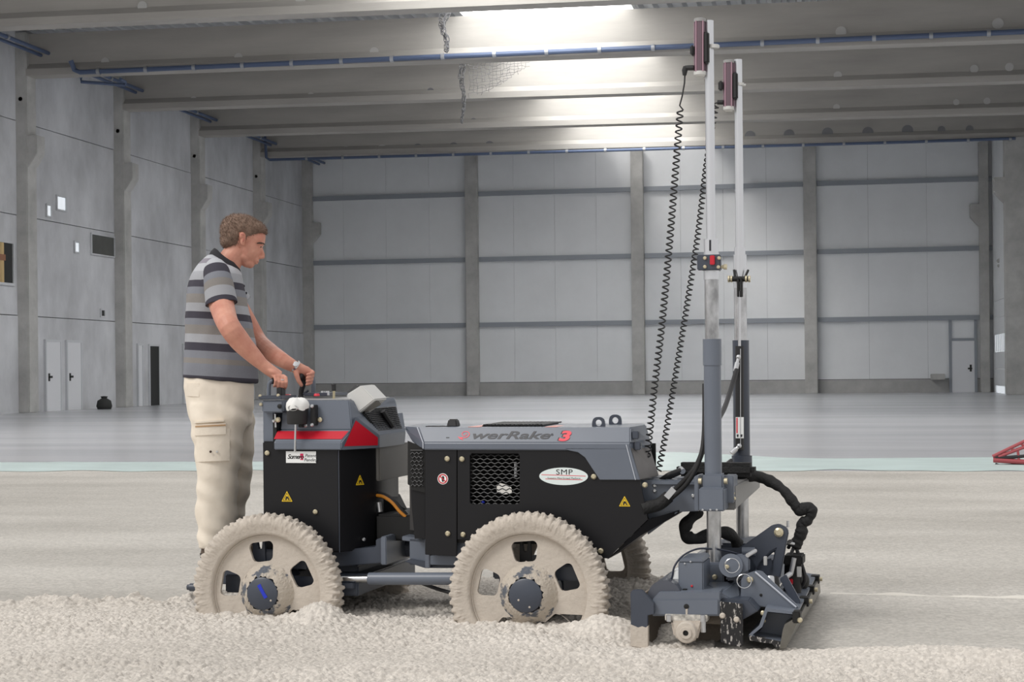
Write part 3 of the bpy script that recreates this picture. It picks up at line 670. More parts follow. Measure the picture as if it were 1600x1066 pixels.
# lamp on the slope
lo = P(572, 632, -.25); lamp = MB()
lv = [(540, 617, -.30), (557, 650, -.30), (567, 641, -.30), (585, 619, -.30), (562, 602, -.30)]
e_ = [P(*q) for q in ((541, 619, -.27), (555, 648, -.27), (572, 604, -.27), (585, 622, -.27))]
dl = Vector((.02, .13, .004))
lp_ = MB().hull([P(540, 617, -.27), P(557, 648, -.27), P(586, 625, -.27), P(564, 602, -.27)] + [P(540, 617, -.27) + dl, P(557, 648, -.27) + dl, P(586, 625, -.27) + dl, P(564, 602, -.27) + dl], .006).build('work_lamp', LAMP, MC, 30)
MB().hull([P(566, 641, -.25), P(590, 625, -.25), P(596, 633, -.2), P(572, 645, -.22), P(598, 626, -.12), P(560, 648, -.2)], .004).build('lamp_bracket', mat('grey casting', (128, 126, 122), .5), lp_)
MB().tube([P(583, 618, -.12), P(598, 622, -.12)], .006, 8).build('lamp_bolt', ZS, lp_)
MB().hull([P(543, 614, -.14), P(560, 603, -.14), P(556, 601, -.1), P(541, 612, -.1), P(548, 610, -.05), P(560, 601, -.05)], .003).build('lamp_back', RB, lp_)
# rear post and clamp block of the console
pbox(411, 640, 428, 704, -.36, .3).build('rear_post', G_, MC)
cl = pbox(409, 626, 442, 645, -.40, -.30).build('handle_block', G_, MC); bar(P(405, 622, -.4).x, P(441, 622, -.4).x, -.41, -.22, P(420, 624, -.4).z, P(420, 618.5, -.4).z, .003).build('clamp_plate', GD, cl)
bolts(cl, [(437, 635, -.402)], .011, .006, KD, 'pin_hole'); bolts(cl, [(407, 619, -.40), (435, 618, -.40), (408, 632, -.40)], .008, .01, ZN)
MB().tube([P(430, 647, -.37), P(431, 668, -.37)], .005, 8).build('adjuster_rod', ZS, cl); bolts(cl, [(435, 656, -.37)], .013, .012, ZN); bolts(cl, [(429, 658, -.37)], .009, .016, ZS)
pbox(427, 648, 432, 705, -.362, -.35, .001).build('dark_gap', KD, cl)
hd = MB().tube(catmull([P(420, 619, -.30), P(420, 608, -.30), P(421, 600, -.30), P(425, 595.5, -.30), P(430, 594.5, -.29)], 6), .0105, 12).build('grab_handle', G_, MC)
MB().tube([P(425, 595, -.30), P(433, 595, -.285)], .0165, 14).build('grip', RB, hd); pbox(432, 606, 440, 619, -.33, -.28, .003).build('handle_stub', RB, hd)
# controls on the console top
def knob(name, u, v, y, r, h, m): p = P(u, v, y); return MB().lathe((p.x, p.y, p.z), (0, 0, 1), [(r, 0), (r, h * .7), (r * .8, h), (0, h)], 16).build(name, m, MC, 40)
kb = knob('stop_button', 447, 620, -.2, .025, .012, RED); p = P(447, 625, -.2); MB().cyl(p, p + Vector((0, 0, .02)), .016, 14).build('button_base', LAMP, kb)
knob('control_knob', 456, 621, -.12, .014, .01, RB)
js = MB().tube(catmull([P(470, 622, 0), P(471, 610, 0), P(474, 600, 0), P(473, 592, 0)], 5), [.02, .016, .012, .012] + [.013] * 12, 12).build('joystick', RB, MC)
MB().ell(P(472.5, 589, -.02), (.013, .03, .021)).build('joystick_grip', RB, js); MB().tube([P(474, 616, 0), P(482, 610, 0)], .006, 8).build('joystick_gate', GD, js)
MB().tube(catmull([P(489, 618, .1), P(489.5, 600, .1), P(488, 590, .1)], 4), .012, 12).build('far_handle', G_, MC)
pbox(475, 614, 515, 619, -.1, .15, .002).build('control_plate', GD, MC)
for u, y in ((503, -.05), (510, 0), (513, -.12), (506, .08)): knob('toggle_switch', u, 618, y, .006, .022, ZS)
knob('red_cap', 495, 619, -.15, .014, .012, REDP)
lv_ = MB().tube([P(521.5, 624, -.25), P(521.8, 608, -.25)], .0065, 10).build('lever', mat('brass rod', (190, 180, 150), .35, .7), MC)
MB().tube([P(521.8, 611, -.25), P(521.6, 603, -.25), P(521.6, 601, -.25)], [.010, .011, .011], 12).ell(P(521.6, 601.5, -.25), (.012, .012, .008)).build('lever_knob', RB, lv_)
for k in range(1): bar(xs + .03, xtop - .01, -.28, .28, zA, zA + .006, .002).build('console_top', mat('console top', (172, 172, 172), .3), ch)
# vibrating-rod holder: black cup with white cover and a hanging rod
cu = MB().lathe(P(464.5, 663, -.40), (0, 0, 1), [(0, .0), (.045, 0), (.048, .006), (.051, .075), (.0, .076)], 28).build('cup_holder', RB, MC, 40)
cz = P(464.5, 638, -.40); mb = MB()
for i, (r, h) in enumerate([(.053, -.006), (.054, .010), (.050, .026), (.036, .042), (.018, .046), (0, .047)]):
    for j in range(28):
        t = 2 * math.pi * j / 28; f = 1 + .05 * math.sin(3 * t + i) + .04 * math.sin(7 * t); mb.v.append(cz + Vector((r * f * math.cos(t), r * f * math.sin(t), h + .006 * math.sin(4 * t + 1) * (r > .01))))
    if i:
        for j in range(28): x = (i - 1) * 28 + j; y = (i - 1) * 28 + (j + 1) % 28; mb.f.append([x, y, y + 28, x + 28])
mb.build('white_cover', mat('white cover', (228, 228, 226), .6), cu, 80)
MB().tube([cz + Vector((.024 * math.cos(t), -.052, .002 + .012 * math.sin(t))) for t in np.linspace(0, 2 * math.pi, 24)], .0022, 6).build('wire_ring', CH, cu)
MB().tube([P(462, 662, -.43), P(461, 704, -.43), P(460.5, 706, -.43)], .0052, 12).build('rod', CH, cu)
pbox(466, 663, 472, 668, -.42, -.38, .002).build('cup_clip', KD, cu); pbox(485, 633, 492, 665, -.38, -.34, .002).build('cup_bracket', RB, cu)
bolts(cu, [(488, 635, -.381), (488, 664, -.381), (478, 665, -.381)], .009, .012, ZS); bolts(ch, [(500, 656, -.348)], .012, .008, ZN)
# stickers on the console
o = P(447, 724, -.383); wpx = .00305
st = flat([(0, 0), (50 * wpx, 0), (50 * wpx, 18 * wpx), (0, 18 * wpx)], P(447, 723.5, -.3822), FN, XD, WHT, cb, 'white_sticker')
lettering('Somero', P(449, 717, -.3832), FN, XD, .030, BLKD, st, shear=.3, bold=.0006, space=.82)
lettering('Patent', P(476.5, 714.5, -.3832), FN, XD, .0215, DKT, st, shear=.2); lettering('Pending', P(475, 721, -.3832), FN, XD, .0215, DKT, st, shear=.2)
for b_ in ((469, 712.5, 474, 709), (469, 716, 473.5, 713), (469, 719, 474, 717.4)):
    a = P(b_[0], b_[1], -.3832); c = P(b_[2], b_[3], -.3832); MB().add([a, (c.x, a.y, a.z), c, (a.x, a.y, c.z)], [(0, 1, 2, 3)]).build('red_mark', mat('crimson print', (208, 30, 88), .4), st)
def warn(o, n, xd, s, parent):
    t = flat(rounded([(-.5 * s, 0), (.5 * s, 0), (0, .9 * s)], .06 * s, 3), o, n, xd, YEL, parent, 'warning_triangle'); off = Vector(n) * .001; F_ = face_frame(o, n, xd); up_ = F_.col[1].to_3d()
    flat(rounded([(-.38 * s, .075 * s), (.38 * s, .075 * s), (0, .76 * s)], .04 * s, 3), Vector(o) + off, n, xd, BLKD, t, 'triangle_border', .0005, [rounded([(-.33 * s, .105 * s), (.33 * s, .105 * s), (0, .70 * s)], .04 * s, 3)])
    flat([(-.16 * s, .14 * s), (-.04 * s, .14 * s), (.02 * s, .30 * s), (.14 * s, .14 * s), (.24 * s, .14 * s), (.10 * s, .42 * s), (-.04 * s, .46 * s), (-.12 * s, .34 * s)], Vector(o) + off, n, xd, BLKD, t, 'hand_symbol', .0005)
    return t
warn(P(448.5, 784, -.3822), FN, XD, .056, cb)
nCh = Vector((xf1 - xc, .21, 0)); nCh = Vector((nCh.y, -nCh.x, 0)).normalized(); oC = plane_pt(562.5, 758, Vector((xc, -.38, 0)) + nCh * .0022, nCh); warn(oC, nCh, (-nCh.y, nCh.x, 0), .054, cb)
# black mechanism behind the console front, hoses
mb = MB(); mb.hull([P(588, 770, -.1), P(588, 850, -.1), P(640, 800, .1), P(640, 850, .1), P(625, 770, .25), P(600, 850, .3)], .01).build('coupling_cover', KD, MC)
pbox(588, 805, 650, 845, -.2, .2, .01).build('coupling_block', KD, MC)
MB().tube(catmull([P(580, 772, -.12), P(600, 775, -.14), P(615, 785, -.15), P(628, 800, -.16), P(640, 812, -.16)], 6), .015, 10).build('black_hose', RB, MC)
MB().tube(catmull([P(584, 774, -.15), P(598, 776, -.17), P(612, 785, -.18), P(624, 799, -.19), P(634, 808, -.19)], 6), .008, 10).build('orange_hose', ORG, MC)
MB().tube([P(592, 785, -.15), P(594, 800, -.15)], .012, 10).build('hose_fitting', ZS, MC)
bolts(MC, [(569, 843, -.25)], .009, .012, ZS)
# ---- articulation and chassis between the wheels
plate([(500, 862), (587, 855), (587, 843), (600, 840), (600, 880), (500, 888)], -.30, .5, .004).build('rear_frame', GD, MC)
pbox(595, 839, 603.5, 883, -.33, .33, .004).build('coupling_plate', G_, MC)
j_ = MB().tube([P(603, 855, -.02), P(612, 855, -.02), P(613, 855, -.02), P(624, 855, -.02), P(625, 855, -.02), P(645, 855, -.02)], [.045, .045, .038, .038, .048, .048], 24).build('swivel_joint', GD, MC, 40)
MB().tube([P(606, 843, -.06), P(606, 868, -.06)], .01, 8).build('joint_bolt', ZS, j_)
pbox(640, 842, 671, 883, -.30, -.28, .003).build('front_frame_plate', G_, MC)
plate([(628, 838), (672, 843), (672, 850), (628, 845)], -.30, .5, .003).build('front_frame_top', G_, MC)
plate([(632, 878), (640, 874), (672, 880), (672, 884), (716, 884), (716, 888), (664, 888)], -.33, .6, .002).build('front_frame_floor', GD, MC)
pbox(664, 842, 671, 888, -.36, -.3, .003).build('frame_upright', G_, MC); pbox(671, 869, 713, 883, -.355, -.3, .003).build('sill', G_, MC); pbox(712, 845, 735, 884, -.355, -.3, .003).build('frame_upright', G_, MC)
cyl = MB().tube([P(576, 904.5, -.42), P(577, 904.5, -.42), P(715, 904.5, -.42)], [.026, .029, .029], 24).build('steering_cylinder', G_, MC, 40)
MB().cyl(P(515, 906, -.42), P(577, 905, -.42), .018, 16).build('piston_rod', CH, cyl)
pbox(532, 912, 552, 920, -.45, -.40, .003).build('cylinder_eye', GD, cyl)
MB().tube(catmull([P(660, 912, -.35), P(685, 921, -.38), P(710, 928, -.42)], 6), .009, 8).build('lower_hose', RB, MC)
bar(P(530, 890, -.2).x, P(560, 890, -.2).x, -.2, .2, P(540, 912, -.2).z, P(540, 884, -.2).z).build('rear_yoke', GD, MC)

# ---- front unit: side panels, mesh windows, hood
YS = -.40
eb = empty('engine_body') if False else None
pn = plate([(664, 700), (713.5, 702), (713.5, 869), (664, 867)], YS, .012, .002).build('side_panel', K_, MC)
bolts(pn, [(699, 717, YS), (700, 834, YS)], .0125)
win = [(737, 708), (809, 708), (812, 712), (812, 785), (809, 788), (737, 788), (734, 785), (734, 712)]
outl = [(715, 702), (882, 704), (900, 706), (913, 713), (936, 748), (1000, 749), (1003, 768), (1010, 800), (1012, 812), (985, 838), (950, 873), (938, 872), (900, 858), (860, 843), (715, 843)]
def uvl(o, y): p = P(o[0], o[1], y); return (p.x, p.z)
me = outline_mesh([[uvl(q, YS) for q in outl], [uvl(q, YS) for q in win]], .006, 'side_panel'); me.transform(Matrix.Translation((0, YS + .006, 0)) @ Matrix.Rotation(math.pi / 2, 4, 'X')); me.materials.append(K_)
pbox(709, 703, 720, 843, YS + .014, YS + .02, .001).build('added_seam_backing', KD, MC)  # backing strip added so no light shows through the panel seam
sp = inst('side_panel', me, MC); bolts(sp, [(722, 717.5, YS), (724, 835.5, YS), (928, 745, YS), (939, 861, YS), (1008, 758, YS)], .0125)
# expanded-metal mesh in the window: each wave a strand
def strands(parent, u0, v0, u1, v1, y, nrow, ncol, r, m):
    a = P(u0, v1, y); b = P(u1, v0, y); w_ = (b.x - a.x) / ncol; h_ = (b.z - a.z) / nrow
    for k in range(nrow + 1):
        pts = []
        for i in range(ncol * 2 + 1): pts.append((a.x + w_ * i / 2, y, a.z + h_ * k + (h_ * .5 if (i + k) % 2 else -.0 * h_)))
        pts = [(x, yy, min(max(z, a.z), b.z)) for x, yy, z in pts]
        MB().tube(pts, r, 5).build('mesh_strand', m, parent, 60)
MSH = mat('mesh wire', (38, 38, 40), .45)
mw = pbox(733, 707, 813, 709, YS + .012, YS + .02, .001).build('mesh_window', K_, sp)
strands(mw, 734, 708, 813, 789, YS + .016, 14, 7, .0032, MSH)
# rear end mesh (left of the side panel)
ml = plate([(637, 689), (664, 700), (664, 770), (642, 765), (642, 760), (637, 757)], YS + .05, .004).build('rear_mesh_panel', KD, MC)
strands(ml, 642, 704, 661, 760, YS + .046, 9, 3, .003, MSH)
plate([(642, 765), (664, 765), (664, 842), (648, 842), (643, 790)], YS + .06, .3).build('rear_bulkhead', K_, MC)
# interior: far panel with an opening, engine block, inner walls
hx0, hx1 = P(664, 760, YS).x, P(1000, 760, YS).x; hz0, hz1 = P(760, 843, YS).z, P(760, 703, YS).z
hole = [plane_pt(u, v, (0, .28, 0), Vector((0, 1, 0))) for u, v in ((775, 760), (781, 755), (790, 757), (799, 762), (800, 772), (785, 773), (776, 770))]
me = outline_mesh([[(hx0, hz0), (hx1 - .05, hz0), (hx1 - .05, hz1), (hx0, hz1)], [(p.x, p.z) for p in hole]], .006, 'far_side_panel'); me.transform(Matrix.Translation((0, .286, 0)) @ Matrix.Rotation(math.pi / 2, 4, 'X')); me.materials.append(KD); inst('far_side_panel', me, MC)
bar(hx0, hx1 - .1, YS + .02, .28, hz0 - .02, hz0, .002).build('engine_tray', KD, MC)
bar(P(700, 740, 0).x - .12, P(720, 740, 0).x - .1, -.25, .2, hz0, hz1 - .05, .02).build('engine_block', mat('engine casting', (60, 58, 58), .5), MC)
bar(P(880, 740, 0).x, P(960, 740, 0).x, -.3, .25, hz0, hz1 - .02, .02).build('fuel_tank', KD, MC)
MB().ell(P(755, 785, YS + .03), (.008, .008, .006)).build('blue_cap', BLU, MC)
MB().tube([P(806, 722, YS + .05), P(806, 745, YS + .05)], .008, 8).build('spring', ZS, MC)
# hood
zH0, zH1, zH2 = P(800, 668, -.37).z, P(800, 692, -.41).z, P(800, 703.5, -.41).z
xh0 = P(652, 668, -.385).x; xh1 = P(984, 669, -.385).x; xl = P(662, 700, -.41).x; xr_ = P(985, 700, -.41).x
nose = P(1009, 667, -.16); nose2 = P(1016, 700, -.16)
xt = P(630, 667, -.26).x
hp = [(xh0, -.37, zH0), (xh1, -.37, zH0), (xl, -.41, zH1), (xr_, -.41, zH1), (xl, -.41, zH2), (xr_ + .002, -.41, zH2), (nose.x, -.16, zH0 + .004), (nose2.x, -.16, zH1), (nose2.x + .004, -.16, zH2),
      (xt, -.26, zH0), (xt, .10, zH0 + .002), (xh1 - .02, .10, zH0 + .002), (xl, .36, zH0 - .06), (xl, .38, zH2), (xh1 - .12, .36, zH0 - .06), (xr_ - .12, .38, zH2), (xt + .02, .2, zH0 - .02), (xt + .06, -.3, zH1 - .005), (xt + .06, .3, zH1 - .005)]
hood = MB().hull(hp, .005).build('engine_hood', G_, MC, 22)
fk = plate([(880, 700), (985, 700), (1000, 750), (937, 750), (914, 715), (903, 707), (888, 704)], -.41, .008, .002).build('hood_cheek', G_, hood)
c1, c2 = P(984.5, 696, -.408), P(1000, 750, -.408); n1, n2 = nose2, P(1030, 744, -.16)
MB().hull([c1, c2, n1, n2, c1 + Vector((-.02, .02, 0)), c2 + Vector((-.02, .02, 0)), n1 + Vector((-.04, .0, 0)), n2 + Vector((-.04, 0, 0))], .003).build('hood_front', mat('shade tinted hood front', (112, 109, 108), .5, var=.12, vscale=12), hood)  # shade and a brownish reflection are put into this face's colour
MB().tube([P(978.5, 695, -.412), P(993, 750, -.412)], .0025, 6).build('hood_edge', mat('pale edge line', (190, 195, 205), .3), hood)  # thin pale line drawn along the hood edge
MB().tube([P(652, 668, -.373), P(661, 692, -.413), P(661, 701, -.413)], .0025, 6).build('hood_edge', MATS['pale edge line'], hood)
for u, v in ((989, 680), (992, 697)): p = P(u, v, -.36); MB().hull([p + Vector((x, y, z)) for x in (0, .03) for y in (-.02, .02) for z in (-.018, .018)], .004).build('hinge', GD, hood)
# top fittings
gt = bar(P(753, 665, -.3).x, P(848, 665, -.3).x, -.30, .02, zH0, zH0 + .007, .002).build('top_grille', KD, hood)
for k in range(16):
    x = P(757, 665, -.3).x + k * .0185; MB().tube([(x, -.31, zH0 + .009), (x + .012, .02, zH0 + .012)], .004, 5).build('grille_slat', K_, gt)
for u in (742, 862): a = P(u - 9, 667, -.34); b = P(u + 9, 667, -.34); MB().box((a.x, -.36, zH0 + .0005), (b.x, -.1, zH0 + .0025)).build('red_mark', mat('faded red print', (214, 150, 140), .4), hood)
ex = P(709, 667, -.25); MB().hull([ex + Vector((x * s, y * s, z)) for z, s in ((0, 1), (.036, .72)) for x in (-.028, .026) for y in (-.03, .03)], .005).build('exhaust_cap', RB, MC)
MB().box((P(665, 668, -.3).x, -.3, zH0), (P(700, 668, -.3).x, -.25, zH0 + .004)).build('hood_strap', RB, MC)
for u, v, y in ((935.5, 662, -.30), (961.5, 658, -.08)):
    p = P(u, v, y); q = rounded([(-.030, -.028), (.030, -.028), (.030, .012), (.018, .030), (-.018, .030), (-.030, .012)], .014, 4)
    me = outline_mesh([q, circ(.015, 20, 0, .003)], .006, 'lifting_eye'); me.transform(Matrix.Translation(p) @ Matrix.Rotation(math.pi / 2, 4, 'X')); me.materials.append(GD); inst('lifting_eye', me, MC)
# lettering on the hood: tilted band between the two creases
nH = Vector((0, -(zH0 - zH1), .04)).normalized()
def onBand(u, v): return plane_pt(u, v, Vector((0, -.41, zH1)) + nH * .0012, nH)
lg = lettering('werRake', onBand(736, 685.5), nH, XD, .0545, DKT, hood, 'hood_lettering', shear=.28, bold=.0011, space=1.0)
bb = [v.co.x for v in lg.data.vertices]; tw = onBand(858, 685).x - onBand(736, 685).x; s_ = tw / (max(bb) - min(bb)); x_ = min(bb)
for v in lg.data.vertices: v.co.x = x_ + (v.co.x - x_) * s_
lettering('®', onBand(860.5, 681), nH, XD, .016, DKT, hood)
t3 = lettering('3', onBand(870.5, 688.2) , nH, XD, .068, BLKD, hood, shear=.2, bold=.004); t3b = lettering('3', onBand(872, 688.6) + nH * .001, nH, XD, .068, REDP, hood, shear=.2, bold=.003)
for t_ in (t3, t3b):
    x_ = min(v.co.x for v in t_.data.vertices)
    for v in t_.data.vertices: v.co.x = x_ + (v.co.x - x_) * 1.55
sw = []
for i in range(40):
    t = i / 39; a = -2.2 + t * 9.2; r = 1 - .8 * t; c = onBand(726.5, 678.5); F4 = face_frame(c, nH, XD); w_ = .0032 * (1 - .4 * t)
    e = Vector((math.cos(a) * .021 * r * 1.1, math.sin(a) * .0175 * r, 0)); e2 = Vector((math.cos(a) * (.021 * r + w_ * 1.3) * 1.1, math.sin(a) * (.0175 * r + w_ * 1.3), 0)); sw += [F4 @ e, F4 @ e2]
c = onBand(716, 685); sw2 = [onBand(715, 682), onBand(722, 684.5), onBand(724, 688), onBand(718, 685.8)]
mb = MB(); mb.add(sw, [(2 * i, 2 * i + 2, 2 * i + 3, 2 * i + 1) for i in range(39)]); mb.add(sw2, [(0, 1, 2, 3)]); mb.build('swirl_logo', REDP, hood)
p = onBand(699, 684); MB().add([onBand(697, 684.5), onBand(702, 684.5), onBand(702, 683.3), onBand(697, 683.3)], [(0, 1, 2, 3)]).build('slot', BLKD, hood)
# stickers on the front unit
so = P(880.5, 744.5, YS - .0015); k_ = P(918.5, 744, YS).x - P(842.5, 744, YS).x
el = flat(circ(k_ / 2, 48, 0, 0, k_ * .175), so, FN, XD, mat('pale oval sticker', (226, 236, 236), .35), sp, 'oval_sticker')
lettering('SMP', so + Vector((.004, -.001, .008)), FN, XD, .034, BLKD, el, align='CENTER', space=1.1)
xs_ = [v.co.x for v in el.children[0].data.vertices]; cx_ = (max(xs_) + min(xs_)) / 2
for v in el.children[0].data.vertices: v.co.x = cx_ + (v.co.x - cx_) * 1.25
lettering('Somero Mini-Screed Platform', so + Vector((.002, -.001, -.0125)), FN, XD, .0128, mat('green grey print', (120, 140, 134), .5), el, align='CENTER')
for u0, v0, u1, v1 in ((846, 742.4, 915, 744.6), (852, 749, 910, 750.4)):
    a = P(u0, v0, YS - .0027); b = P(u1, v1, YS - .0027); h = Vector((0, 0, .0026)); MB().add([a, b, b + h, a + h], [(0, 1, 2, 3)]).build('red_line', REDP, el)
po = P(692, 748.5, YS - .0015); pr_ = flat(circ(.0255, 32), po, FN, XD, WHT, pn, 'prohibition_sign')
flat(circ(.0225, 32), po + Vector((0, -.001, 0)), FN, XD, RED, pr_, 'red_ring', .0005, [circ(.0175, 28)])
flat([(-.004, -.013), (.004, -.013), (.007, .004), (.005, .012), (-.002, .013), (-.006, .003)], po + Vector((0, -.001, 0)), FN, XD, BLKD, pr_, 'hand_symbol', .0005)
flat([(-.016, .012), (-.013, .0155), (.016, -.012), (.013, -.0155)], po + Vector((0, -.0018, 0)), FN, XD, RED, pr_, 'red_bar', .0005)
warn(P(976, 791.5, YS - .0015), FN, XD, .052, sp); warn(P(850, 814, YS - .0015), FN, XD, .04, sp)
# under-edge and boom
ue = MB().prism([P(948, 875, -.38), P(1014, 812, -.38), P(1062, 797, -.3), P(1060, 803, -.3), P(1000, 838, -.38)], (0, .3, 0)).build('skid_edge', K_, MC)
bm_ = MB().prism([P(1000, 750, -.30), P(1092, 752, -.30), P(1092, 799, -.30), P(1044, 801, -.30), P(1014, 812, -.30), P(1005, 790, -.30)], (0, .16, 0), .004).build('boom', G_, MC)
MB().prism([P(1000, 745, -.0), P(1092, 748, -.0), P(1092, 790, -.0), P(1010, 800, -.0)], (0, .16, 0), .004).build('boom', G_, MC)
MB().prism([P(1012, 812, -.31), P(1044, 800, -.31), P(1060, 800, -.31), P(1012, 836, -.31)], (0, .03, 0), .002).build('boom_gusset', G_, MC)
bolts(bm_, [(1023, 759, -.302), (1023, 767, -.302), (1083, 775, -.302)], .009, .008, ZS)
for s in (-1,): pbox(1018, 753, 1092, 757, -.32, -.3, .001).build('boom_flange', G_, bm_)
# ---- cross beam, masts
xm = P(1115, 780, -.5).x
cbm = MB().hull([(xm - .05, -.46, P(1115, 797, -.46).z), (xm + .09, -.46, P(1115, 797, -.46).z), (xm - .05, -.46, P(1115, 758, -.46).z), (xm + .09, -.46, P(1115, 758, -.46).z),
      (xm - .05, .46, P(1115, 797, -.46).z + .03), (xm + .09, .46, P(1115, 797, -.46).z + .03), (xm - .05, .46, P(1115, 758, -.46).z + .0), (xm + .09, .46, P(1115, 758, -.46).z)], .006).build('cross_beam', mat('cross beam enamel', (118, 118, 118), .4, var=.08, vscale=6), MC)
def mast(y, top, kind):
    f = (lambda u, v: P(u, v, y))
    x = xm if y < 0 else P(1159, 700, .5).x
    Z = lambda v: P(1115 if y < 0 else 1158, v, y).z
    T = lambda v0, v1, r, name, m, par=None, n=28: MB().tube([(x, y, Z(v0)), (x, y, Z(v1))], r, n).build(name, m, par or MC, 40)
    return x, Z, T
# near mast
x, Z, T = mast(-.5, 32, 0)
sl = T(745, 570, .0375, 'mast_sleeve', G_); T(571, 530, .0405, 'sleeve_collar', G_, sl)
T(882, 796, .0312, 'mast_tube', MCr); t_ = T(531, 436, .0305, 'inner_tube', MCr)
T(437, 395, .0335, 'tube_head', AL); T(400, 374, .0315, 'tube_head', AL); up_t = T(390, 32, .0198, 'mast_pole', AL)
cb2 = bar(x - .055, x + .047, -.5 - .05, -.5 - .03, Z(423), Z(399), .004).build('mast_clamp', GD, MC); pbox(1109, 399, 1116.5, 414, -.562, -.551, .003).build('red_latch', RED, cb2)
bar(x - .04, x + .04, -.53, -.46, Z(423), Z(401), .004).build('clamp_body', GD, cb2)
bolts(cb2, [(1101.5, 403.5, -.551), (1123.5, 403.5, -.551), (1101.5, 417, -.551), (1122.5, 417.5, -.551)], .008, .008, ZN)
MB().tube([P(1126, 417, -.52), P(1130, 417, -.52), P(1131, 417, -.52), P(1136, 417, -.52)], [.008, .008, .012, .012], 10).tube([P(1095, 416, -.52), P(1099, 416, -.52)], .009, 10).build('clamp_screw', ZN, cb2)
MB().prism([P(1108, 375, -.535), P(1111, 375, -.535), P(1111, 392, -.535), P(1108, 392, -.535)], (0, .005, 0)).build('latch_slot', DKT, cb2)
blk = pbox(1092, 763, 1131.5, 799, -.595, -.43, .006).build('mast_bracket', G_, MC); pbox(1098, 741, 1130, 765, -.55, -.46, .008).build('mast_foot', G_, blk)
pbox(1085, 744, 1092, 799, -.52, -.36, .004).build('bracket_ear', G_, blk); pbox(1131, 744, 1146, 786, -.5, -.36, .004).build('bracket_ear', G_, blk)
for u in (1094, 1134): MB().cyl(P(u - 2.5, 752, -.53), P(u + 2.5, 752, -.53), .014, 12).build('pivot_pin', ZN, blk)
bolts(blk, [(1098, 797, -.596), (1110, 797, -.596), (1120, 797, -.596)], .005, .006, ZS); bolts(blk, [(1145, 771, -.47), (1147, 779, -.47)], .009, .014, ZN)
# far mast
x2, Z2, T2 = mast(.5, 93, 0)
sl2 = T2(716, 532, .0405, 'mast_sleeve', GD); T2(735, 716, .034, 'mast_foot', GD, sl2); T2(745, 712, .05, 'sleeve_base', GD, sl2)
T2(845, 735, .031, 'mast_tube', MCr); T2(533, 446, .031, 'inner_tube', MCr); T2(450, 398, .0325, 'tube_head', AL); T2(402, 386, .027, 'tube_head', AL); T2(392, 93, .0198, 'mast_pole', AL)
hc = MB().tube([P(1155.5, 703, .45), P(1155.5, 541, .45)], .021, 20).build('lift_cylinder', RB, MC, 40); MB().tube([P(1155.5, 545, .45), P(1155.5, 455, .45)], .0075, 12).build('piston_rod', CH, hc)
MB().tube([P(1157, 700, .425), P(1157, 545, .425)], .002, 6).build('bleed_line', ZS, hc)
MB().tube([P(1139, 436, .45), P(1172, 436, .45)], .013, 14).build('clevis_pin', KD, hc)
for u in (1139, 1143, 1166, 1171): MB().tube([P(u - 1.4, 436, .45), P(u + 1.4, 436, .45)], .017, 12).build('clevis_washer', ZN, hc)
for u in (1153, 1158): pbox(u - 1.6, 434, u + 1.6, 464, .43, .46, .002).build('clevis_fork', KD, hc)
for a, b in ((1149, 1147), (1163, 1169)): MB().tube([P(a, 436, .45), P(b, 422, .47)], .006, 8).build('clamp_tab', KD, hc)
st2 = plate([(1149.5, 652), (1162, 652), (1162, 685), (1149.5, 685)], .425, .003).build('cylinder_label', WHT, hc); plate([(1150.5, 653), (1152.5, 653), (1152.5, 677), (1150.5, 677)], .4235, .001).build('red_bar', REDP, st2)
for u in (1152.5, 1158.5): plate([(u - 1.5, 679), (u + 1.5, 679), (u + 1, 683), (u - 1, 683)], .4235, .001).build('print_mark', BLKD, st2)
for u, v, du, dv in ((1154, 558, -5, 22), (1155, 697, -12, 12)):
    f_ = MB().ell(P(u, v, .415), (.012, .012, .012)).tube([P(u, v, .415), P(u + du * .4, v + dv * .4, .41)], .008, 8).tube([P(u + du * .4, v + dv * .4, .41), P(u + du, v + dv, .40)], .012, 10).build('hose_fitting', ZS, hc)
# laser receivers
def receiver(u0, u1, v0, v1, y, lean, name):
    # near: housing 1083..1104, 30..120
    cu_ = (u0 + u1) / 2; r = (P(u1, v0, y).x - P(u0, v0, y).x) / 2
    a = P(cu_, v1, y); b = P(cu_, v0, y)
    body = MB().tube([a.lerp(b, .09), a.lerp(b, .94)], r * .92, 10).build(name, mat('receiver window', (104, 84, 94), .12, spec=.6), MC, 20)
    MB().tube([a, a.lerp(b, .03), a.lerp(b, .09)], [r * .7, r, r], 20).build('bottom_cap', LAMP, body, 30); MB().tube([a.lerp(b, .94), a.lerp(b, .99), b], [r, r, r * .8], 20).build('top_cap', mat('grey cap', (150, 150, 150), .5), body, 30)
    for k in range(5):
        t = 2 * math.pi * (k + .3) / 5; o_ = Vector((math.cos(t) * r * .95, math.sin(t) * r * .95, 0)); MB().tube([a.lerp(b, .08) + o_, a.lerp(b, .95) + o_], .0035, 6).build('receiver_rib', mat('pink rib', (168, 134, 148), .4), body)
    return body, a, b, r
rb_, a, b, r = receiver(1084, 1103, 29, 120, -.52, 0, 'laser_receiver')
pbox(1099, 48, 1107, 99, -.545, -.49, .008).build('receiver_back', RB, rb_)
pbox(1078, 70, 1084, 86, -.54, -.5, .006).build('receiver_knob', RB, rb_)
MB().tube([P(1084, 106, -.52), P(1077, 106, -.52), P(1070, 106, -.52)], [.012, .012, .010], 10).tube([P(1071, 104, -.52), P(1070, 110, -.52), P(1069.5, 118, -.52)], [.010, .013, .008], 10).build('cable_plug', RB, rb_)
